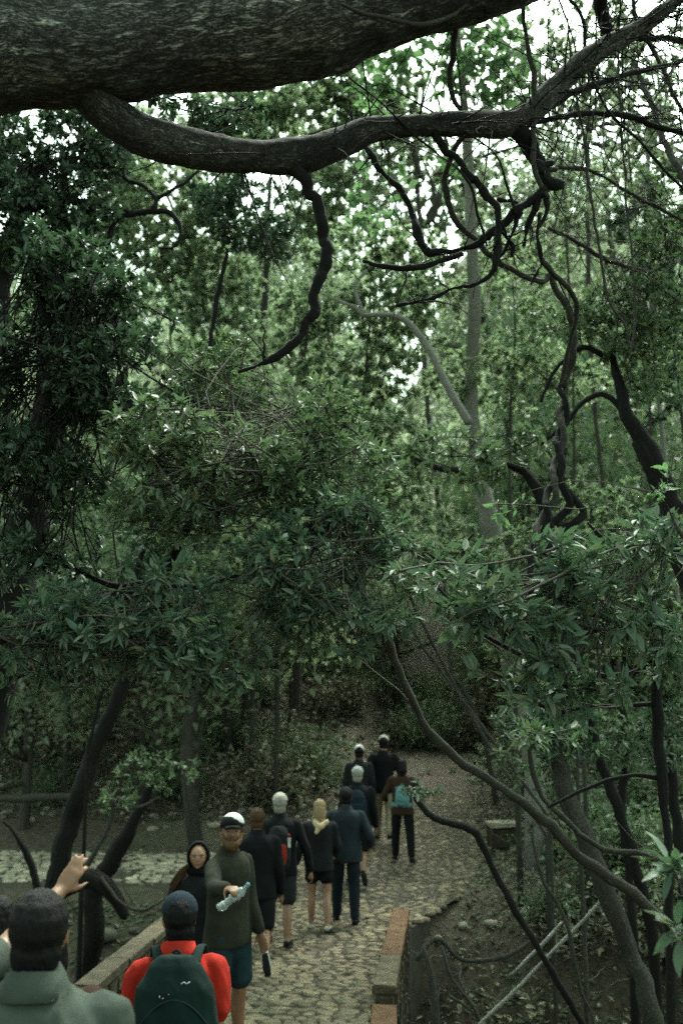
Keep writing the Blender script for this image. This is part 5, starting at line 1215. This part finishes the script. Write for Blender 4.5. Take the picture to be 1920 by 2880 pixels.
    shirt = finish(e, top_name, top, root, max(voxel, .0125), 2, fold, 7, len(label) % 50)
    if collar:
        e = MB(); a = np.linspace(0, 2*PI, 25)[:-1]; P = [tor(.041*math.cos(t), -.006+.040*math.sin(t), .842+.006*math.cos(t)**2-.008*math.sin(t)) for t in a]; P.append(P[0]); Pn = np.array(P)
        Vv = []; n_ = 24
        for k_, (dr, dz) in enumerate(((.0, .028), (.006, .029), (.014, .002), (.026, -.014), (.020, -.018), (.004, -.008))):
            for t in a: Vv.append(tor((.041+dr)*math.cos(t), -.006+(.040+dr)*math.sin(t), .838+dz-.010*math.sin(t)))
        i_ = np.arange(6*n_).reshape(6, n_); qs = [(i_[u, t], i_[u, (t+1) % n_], i_[(u+1) % 6, (t+1) % n_], i_[(u+1) % 6, t]) for u in range(6) for t in range(n_)]
        link('collar', mesh_from('collar', np.array(Vv), [np.array(qs)], M[top]), shirt)
    if collar:
        for zs, hw, rs in ((.775, .094, .0035), (.835, .043, .003)):
            P = np.array([tor(x_, -.004-(.0735 if zs < .8 else .052)*math.sqrt(max(.05, 1-(x_/(hw*1.22*b))**2)), zs-.5*abs(x_)*(zs < .8)*.12) for x_ in np.linspace(-hw*b, hw*b, 13)])
            q_ = MB(); tube(q_, P, np.full(13, rs), 6); V_, F_, B_ = q_.data(); link('seam', mesh_from('seam', V_, F_, M[top]), shirt)
    e = MB()
    ell_tube(e, [pel+np.array([0, 0, z*H]) for z in (-.04, -.01, .03, .07)], [.085*H, .098*H*b, .098*H*b, .090*H*b], [.055*H, .072*H*b, .072*H*b, .068*H*b], [1, 0, 0], 16)
    for i, sx in enumerate((-1, 1)):
        hip, knee, ank, a2 = J[i]
        if bottom_kind == 'trousers': limb(e, [hip-[0, 0, .01*H], hip*.5+knee*.5, knee, knee*.5+ank*.5, knee*.03+ank*.97], [v*H for v in (.048, .053, .044, .040, .034)])
        elif bottom_kind == 'shorts': limb(e, [hip-[0, 0, .01*H], hip*.5+knee*.5, knee*.92+hip*.08], [.066*H, .064*H, .058*H])
        else: limb(e, [hip-[0, 0, .01*H], hip*.45+knee*.55], [.048*H, .060*H])
    finish(e, bottom_kind if bottom_kind != 'short_shorts' else 'shorts', bottom, root, max(voxel, .016), 2, fold*.8, 8, 3)
    for i, sx in enumerate((-1, 1)):
        hip, knee, ank, a2 = J[i]; toe = norm(np.array([sx*.15, 1, 0])); up = np.array([0, 0, 1.]); tdir = toe
        if lift == i: tdir = rotx(toe, a2); up = rotx(up, a2)
        e = MB(); s_ = ank-up*.018*H
        P = np.array([s_-tdir*.030*H, s_+tdir*.015*H, s_+tdir*.065*H-up*.010*H, s_+tdir*.115*H-up*.014*H]); sdv = np.cross(tdir, up)
        ell_tube(e, P, [.022*H, .026*H, .029*H, .022*H], [.020*H, .022*H, .016*H, .011*H], sdv, 12)
        so_ = finish(e, 'shoe', shoes, root, min(voxel, .012), 2)
        sw = .78 if lift == i else 1.0
        e = MB(); P2 = P-up*.020*H; P2[0] += up*.002*H; P2[3] += up*.006*H
        ell_tube(e, P2, [.023*H*sw, .027*H*sw, .031*H*sw, .024*H*sw], [.006*H]*4, sdv, 12); V_, F_, B_ = e.data()
        link('sole', mesh_from('sole', V_, F_, M['sole']), so_)
    return root, dict(tor=tor, hd=hd, A=A, J=J, pel=pel, H=H)

def at(px, Y, z=None, head_py=None):
    p = W(px, 2400, Y); return (p[0], Y, float(zp(Y))+.01 if z is None else z)
def to_world(root, p):
    c, s = math.cos(root.rotation_euler[2]), math.sin(root.rotation_euler[2]); p = np.array(p)
    return np.array([p[0]*c-p[1]*s, p[0]*s+p[1]*c, p[2]])+np.array(root.location)
PG = 'walkers on the footpath'
def hz_at(py, Y): return W(960, py, Y)[2]       # height of a photo row at distance Y

# a rucksack as a thing of its own, worn on a back
def rucksack(pr, J, label, m, wd=.30, ht=.50, dp=.20, zt=.80, straps=True, emblem=False, pocket=None, bottle=False):
    tor = J['tor']; H = J['H']
    root = empty('backpack', tuple(to_world(pr, tor(0, -.12, zt-.15))), label, 'backpack'); root.rotation_euler = pr.rotation_euler
    o = np.array(tor(0, -.12, zt-.15))
    def L(p): return np.asarray(p)-o
    e = MB(); z1 = zt*H; cz = [zt-ht/H+.01, zt-ht/H*.75, zt-ht/H*.4, zt-ht/H*.15, zt]; 
    P = np.array([L(tor(0, -.075-dp/H*.42, z)) for z in cz]); ell_tube(e, P, [wd*.46, wd*.5, wd*.5, wd*.44, wd*.30], [dp*.42, dp*.5, dp*.5, dp*.46, dp*.28], [1, 0, 0], 18)
    bag = finish(e, 'bag', m, root, .010, 3, .006, 8, 4)
    e = MB(); P = np.array([L(tor(0, -.075-dp/H*.92, z)) for z in (cz[0]+.03, cz[1]+.02, cz[2])]); ell_tube(e, P, [wd*.34, wd*.38, wd*.34], [dp*.16, dp*.2, dp*.14], [1, 0, 0], 14); finish(e, 'pocket', pocket or m, root, .008, 2, .003, 9, 2)
    for sx in (-1, 1):
        e = MB(); Pp, Rr = spline([L(tor(sx*.05, -.085, zt-.01)), L(tor(sx*.062, -.02, zt+.022)), L(tor(sx*.07, .05, zt+.01)), L(tor(sx*.078, .085, zt-.06)), L(tor(sx*.095, .05, zt-.15)), L(tor(sx*.09, -.05, zt-.19))], [.02]*6, .03)
        ell_tube(e, Pp, [.024]*len(Pp), [.007]*len(Pp), [1, .3, 0], 8); V, F, B = e.data(); link('strap', mesh_from('strap', V, F, M[m]), root)
    e = MB(); Pp, Rr = spline([L(tor(-.02, -.075-dp/H*.3, zt+.01)), L(tor(0, -.075-dp/H*.3, zt+.035)), L(tor(.02, -.075-dp/H*.3, zt+.01))], [.008]*3, .02); tube(e, Pp, Rr, 8); V, F, B = e.data(); link('handle', mesh_from('handle', V, F, M[m]), root)
    if emblem:
        for zc_, hw_, dz_, nm in ((zt-.075, wd*.40, .075, 'zip'), (zt-.20, wd*.34, .02, 'zip')):
            PP = []
            for u in np.linspace(-1, 1, 15):
                x_ = u*hw_; z = zc_-dz_*u*u; PP.append(L(tor(x_/H, -.075-dp/H*.42-(dp*.5*math.sqrt(max(.02, 1-(x_/(wd*.5))**2)))/H*.96, z)))
            e = MB(); tube(e, np.array(PP), np.full(15, .0045), 6); V, F, B = e.data(); link(nm, mesh_from(nm, V, F, M['slate']), bag)
        # two small pale printed marks: a slanted winged scribble and a short streak
        for (cx, cz_, pts, w_) in ((-.035, -.052, [(-.030, -.016), (-.016, .004), (-.004, -.006), (.006, .012), (.026, .014)], .0075), (-.030, -.058, [(-.020, -.014), (-.006, -.008), (.010, .004)], .006), (.052, -.012, [(-.018, -.002), (-.004, .005), (.006, -.003), (.022, .004)], .0035)):
            e = MB(); c = np.array(L(tor(cx/H*H/1.0, 0, zt)))
            PP = []
            for a_, b_ in pts:
                z = zt-.03+(cz_+b_)/H*1.0
                PP.append(L(tor((cx+a_)/H, -.075-dp/H*.42-(dp*.5*math.sqrt(max(0, 1-((cx+a_)/(wd*.45))**2))-.0)/H*(.80 if z > zt-.06 else .93), z)))
            Pp, Rr = spline(np.array(PP), [w_]*len(PP), .01); ell_tube(e, Pp, Rr, [.004]*len(Pp), [0, 0, 1], 6); V, F, B = e.data(); link('emblem', mesh_from('emblem', V, F, M['grey_light']), root)
    return root

# 1 man in the white-fronted cap holding a bottle towards the camera
Y = 8.3; z0 = hz_at(2290, Y)-1.80
p, J = person('bearded man', at(645, Y, z0), 238, 1.80, 'skin_tan', 0, ((4, 4, 3), (-3, 6, 4)),
  (((.0, .03, -.165), (.0, .09, -.30)), ((.11, .10, -.055), (.18, .225, -.035), dict(dir=(.45, .85, .2), n=(-.2, .1, -1.), curl=(.75, .7, .65, .7), thumb=.9, side=-1, scale=1.05))),
  'olive', 'hoodie', 'long', 'denim_teal', 'shorts', 'hair_brown', 0, 'near_black', 'black', .009, 'plain', bulk=1.08, head_turn=-50, head_tilt=8, beard='beard', hatm='near_black', bvox=.010)
hd = J['hd']; e = MB(); hz = MB(); ball(hz, (0, 0, 0), 1, 22); Vc = np.array([hd((-.004+v[0]*.0515, -.006+v[1]*.057, .031+max(v[2], 0.0)*.050)) for v in hz.V[0]]); link('cap_crown', mesh_from('cap_crown', Vc, [np.concatenate(hz.Q), np.concatenate(hz.T)] if False else [np.array(hz.Q[0]), np.array(hz.T[0])], M['white']), p)
p['label'] = 'bearded man in a white fronted cap holding a crushed plastic bottle out towards the viewer'
e = MB(); V = []
wr = to_world(p, J['A'][1][2]); bd = norm(np.array([-.62, -.1, -.55])); c0 = wr+np.array([.07, -.11, -.03])
Pp, Rr = spline([c0-bd*.11, c0-bd*.085, c0-bd*.06, c0, c0+bd*.06, c0+bd*.10, c0+bd*.125], [.013, .014, .030, .033, .027, .034, .030], .008)
tube(e, Pp, Rr*(1+.08*np.sin(np.arange(len(Rr))*1.7)), 16, .22, [(.004, 30)]); bt = e.build('plastic_bottle', M['bottle'], None); tag(bt, 'crushed clear plastic bottle in the outstretched hand of the bearded man', 'bottle')
e = MB(); tube(e, np.array([c0-bd*.13, c0-bd*.108]), np.array([.016, .016]), 12); V_, F_, B_ = e.data(); link('bottle_cap', mesh_from('bottle_cap', V_, F_, M['teal']), bt)
# 2 smiling woman in a hood
Y = 9.0; z0 = hz_at(2358, Y)-1.66
p, J = person('smiling woman with a dark hood up leaning beside the bearded man', at(562, Y, z0), 176, 1.64, 'skin', 3, ((3, 5, 3), (-3, 5, 3)), (((.04, .03, -.165), (.0, .10, -.26)), ((.04, .03, -.165), (0, .10, -.26))),
  'charcoal', 'hoodie', 'long', 'near_black', 'trousers', None, 0, None, 'black', .009, 'smile', head_turn=8, head_tilt=6, hood=False)
# hood shell open at the face
e = MB(); hd = J['hd']; tor = J['tor']; H = J['H']; nu, nv = 20, 14; Vv = []
for lay, (gr) in enumerate((1.0, .90)):
    for i in range(nv+1):
        ph = math.radians(62+ (180-62)*i/nv)     # angle from the face axis (front opening) to the back
        for j in range(nu):
            th = 2*PI*j/nu; x = math.sin(ph)*math.cos(th); zz_ = math.sin(ph)*math.sin(th); yy_ = math.cos(ph)
            Vv.append(hd((x*.062*gr, -.010+yy_*.074*gr, .000+zz_*(.080 if zz_ > 0 else .088)*gr)))
i_ = np.arange(2*(nv+1)*nu).reshape(2, nv+1, nu); qs = []
for u in (0, 1):
    for v in range(nv):
        for j in range(nu):
            f = (i_[u, v, j], i_[u, v, (j+1) % nu], i_[u, v+1, (j+1) % nu], i_[u, v+1, j]); qs.append(f if u else f[::-1])
for j in range(nu): qs.append((i_[0, 0, j], i_[0, 0, (j+1) % nu], i_[1, 0, (j+1) % nu], i_[1, 0, j]))
link('hood', mesh_from('hood', np.array(Vv), [np.array(qs)], M['near_black']), p)
e = MB(); ball(e, tor(0, .0, .855), np.array([.062, .055, .04])*H, 14); finish(e, 'neck_folds', 'near_black', p, .01, 2, .006, 12)
# a brown fur-like scarf of hair between them
e = MB()
for k in range(26):
    a = tor(.055+.0015*(k % 9), .03+.001*(k % 5), .885-.002*k); limb(e, [a, a+np.array([.04+.004*(k % 4), .01, -.03-.003*(k % 3)]), a+np.array([.10+.01*(k % 4), 0, -.13-.006*(k % 6)])], [.014, .014, .004], 6)
V_, F_, B_ = e.data(); link('hair', mesh_from('hair', V_, F_, M['hair_brown']), p)
# 3 man in the red polo with the dark green rucksack
Y = 5.35; z0 = hz_at(2503, Y)-1.78
p, J = person('man in a bright red polo shirt and dark cap seen from behind', at(508, Y, z0), 6, 1.76, 'skin_tan', 4, ((6, 4, 3), (-6, 6, 3)), (((.03, .02, -.165), (.03, .11, -.27)), ((.012, -.02, -.17), (.012, .05, -.31))),
  'red', 'polo_shirt', 'short', 'charcoal', 'shorts', 'hair_black', 0, 'navy', 'black', .008, bulk=.99, fold=.011, collar=True, hatm='near_black', head_turn=10)
rucksack(p, J, 'dark green rucksack with small pale marks on the back of the man in red', 'teal_dark', .42, .68, .26, .83, emblem=True)
# 4 front man in the grey green shirt
Y = 3.1; z0 = hz_at(2492, Y)-1.77
person('man with short black hair in a faded grey green shirt nearest the viewer', at(112, Y, z0), 4, 1.76, 'skin_tan', 3, ((0, 3, 3), (-6, 6, 3)), None,
  'grey_green', 'shirt', 'long', 'near_black', 'trousers', 'hair_black', 0, None, 'black', .007, bulk=1.16, collar=True, fold=.016)
# 5 person at the left edge, one arm raised past the front man's head
Y = 3.3; z0 = hz_at(2740, Y)-.790*1.70
person('person cut by the left edge in a dull green shirt raising a pinched hand', at(-235, Y, z0), 0, 1.70, 'skin_tan', 0, ((0, 3, 3), (-6, 6, 3)),
  (((.04, .0, -.165), (.03, .08, -.29)), ((.015, .155, .005), (.085, .30, .085), dict(dir=(.5, .35, .8), n=(-.2, .9, -.3), curl=(.68, .30, .18, .12), thumb=.15, side=-1, scale=.92))),
  'grey_green', 'shirt', 'short', 'near_black', 'trousers', 'hair_black', .02, None, 'black', .009, bulk=1.0, fold=.008, bvox=.0075)
# 6 person hidden ahead of the front man
Y = 3.95; z0 = hz_at(2560, Y)-1.62
person('dark clothed person almost hidden behind the head of the front man', at(135, Y, z0), 2, 1.62, 'skin_tan', 4, ((0, 3, 3), (-6, 6, 3)), None,
  'brown', 'jacket', 'long', 'near_black', 'trousers', 'hair_black', .02, None, 'black', .010, bulk=1.15)
Y = 5.6; z0 = hz_at(2522, Y)-1.68
person('person in dark clothes whose head shows at the left edge above the grey green shirts', at(0, Y, z0), 0, 1.68, 'skin_tan', 4, ((0, 3, 3), (-6, 6, 3)), None,
  'near_black', 'jacket', 'long', 'near_black', 'trousers', 'hair_black', .02, None, 'black', .011, bulk=1.0)
# 7 man in black with a white shoe lifted behind him
Y = 11.6; z0 = float(zp(Y))
p, J = person('man in black top and long black shorts lifting one white shoe behind him', at(722, Y, z0), 4, 1.78, 'skin_tan', 5, ((16, 6, 2), (-10, 58, 1)), None,
  'near_black', 'jacket', 'long', 'near_black', 'shorts', 'hair_brown', 0, None, 'white', .012, bulk=1.08, lift=1, group=PG)
# 8 grey haired man with the rucksack
Y = 12.9
p, J = person('white haired man in a black top and grey shorts beside the man in black', at(785, Y), 0, 1.80, 'skin_tan', 4, ((12, 5, 2), (-14, 14, 2)), (((.045, -.01, -.165), (.05, .05, -.31)), ((.07, -.03, -.16), (.10, .0, -.31))),
  'near_black', 'jacket', 'long', 'charcoal', 'shorts', 'hair_grey', 0, 'offwhite', 'black', .012, bulk=1.1, group=PG, hatm=None)
rucksack(p, J, 'dark rucksack with a red panel and white label on the white haired man', 'charcoal', .30, .48, .18, .77, pocket='red_dark')
tor = J['tor']; e = MB(); a = to_world(p, tor(.075, -.15, .68)); V, q, t = box_v(a, (.035, .03, .12), .2, .006); e.add(V, q, t); o = e.build('water_bottle', M['white'], None, False); tag(o, 'white labelled bottle in the side pocket of the red panelled rucksack', 'bottle'); 
e = MB(); tube(e, np.array([a+[0, 0, .06], a+[0, 0, .08], a+[0, 0, .10]]), np.array([.012, .012, .012]), 8); V_, F_, B_ = e.data(); o2 = part('bottle_cap', V_, F_, M['red_dark'], o)
# 9 blond woman
Y = 13.6
p, J = person('blond woman with loose hair in a dark grey jacket and black shorts', at(898, Y), 2, 1.64, 'skin', 3, ((6, 4, 1), (-8, 16, 1)), (((.05, -.01, -.165), (.08, .03, -.30)), ((.04, .02, -.165), (.02, .10, -.24))),
  'charcoal', 'jacket', 'long', 'near_black', 'short_shorts', 'hair_blond', .09, None, 'offwhite', .012, group=PG)
e = MB(); tor = J['tor']; limb(e, [tor(-.04, -.05, .83), tor(.0, -.075, .79), tor(.06, -.06, .83)], [.035, .045, .03]); limb(e, [tor(0, -.07, .80), tor(-.03, -.085, .74)], [.04, .02]); finish(e, 'scarf', 'scarf', p, .010, 2, .004, 20)
# 10 man in the slate blue jacket
Y = 14.0
person('man in a slate blue jacket and dark jeans walking on the middle of the path', at(972, Y), 0, 1.76, 'skin_tan', 3, ((12, 4, 2), (-6, 10, 2)), (((.06, -.02, -.16), (.055, .06, -.26)), ((.07, -.04, -.155), (.07, .05, -.24))),
  'slate', 'jacket', 'long', 'jeans', 'trousers', 'hair_black', 0, 'charcoal', 'black', .012, bulk=1.1, group=PG, hatm=None)
# 11 person with grey cap and dark rucksack
Y = 16.2
p, J = person('person in dark top and pale cap lifting one shoe ahead of the slate jacket', at(1005, Y), -4, 1.76, 'skin_tan', 4, ((6, 4, 2), (-6, 45, 1)), None,
  'near_black', 'jacket', 'long', 'near_black', 'shorts', 'hair_grey', 0, 'grey_light', 'black', .013, bulk=1.1, lift=1, group=PG, hatm=None)
rucksack(p, J, 'dark blue rucksack on the person in the pale cap', 'navy', .30, .46, .18, .78)
# 12 person with white patterned cap
Y = 18.6
p, J = person('person in a white cap with a black mark half hidden further along the path', at(1010, Y), 0, 1.78, 'skin_tan', 2, ((10, 4, 2), (-8, 10, 2)), None, 'charcoal', 'jacket', 'long', 'near_black', 'trousers', 'hair_black', 0, 'white', 'black', .014, group=PG, hatm='back')
e = MB(); ball(e, J['hd']((.006, -.058, .045)), np.array([.020, .010, .010])*J['H'], 8); V_, F_, B_ = e.data(); link('cap_mark', mesh_from('cap_mark', V_, F_, M['near_black']), p)
# 13 tall man in beige trousers
Y = 19.0
p, J = person('tall man in beige trousers and an off white cap with a bare elbow showing', at(1080, Y), -6, 1.90, 'skin', 3, ((10, 4, 2), (-12, 26, 1)), (((.08, -.06, -.14), (.03, .06, -.18)), ((.045, 0, -.165), (.05, .07, -.28))),
  'near_black', 't_shirt', 'short', 'beige', 'trousers', 'hair_black', 0, 'offwhite', 'black', .013, bulk=.98, group=PG, hatm=None)
# 14 woman with the teal bag
Y = 17.6
p, J = person('long haired woman in black trousers with a teal bag at her back', at(1132, Y), -4, 1.68, 'skin', 2, ((8, 4, 3), (-10, 6, 5)), (((.075, -.01, -.15), (.06, .07, -.22)), ((.085, -.02, -.15), (.06, .06, -.22))),
  'brown', 'jacket', 'long', 'near_black', 'trousers', 'hair_black', .04, None, 'black', .013, group=PG)
rucksack(p, J, 'small teal bag on the back of the long haired woman', 'teal', .24, .28, .12, .72)
e = MB(); tor = J['tor']; ell_tube(e, [tor(0, 0, .53), tor(0, 0, .57)], [.19, .185], [.14, .135], [1, 0, 0], 18); finish(e, 'waist_wrap', 'teal', p, .013, 2, .004, 12)
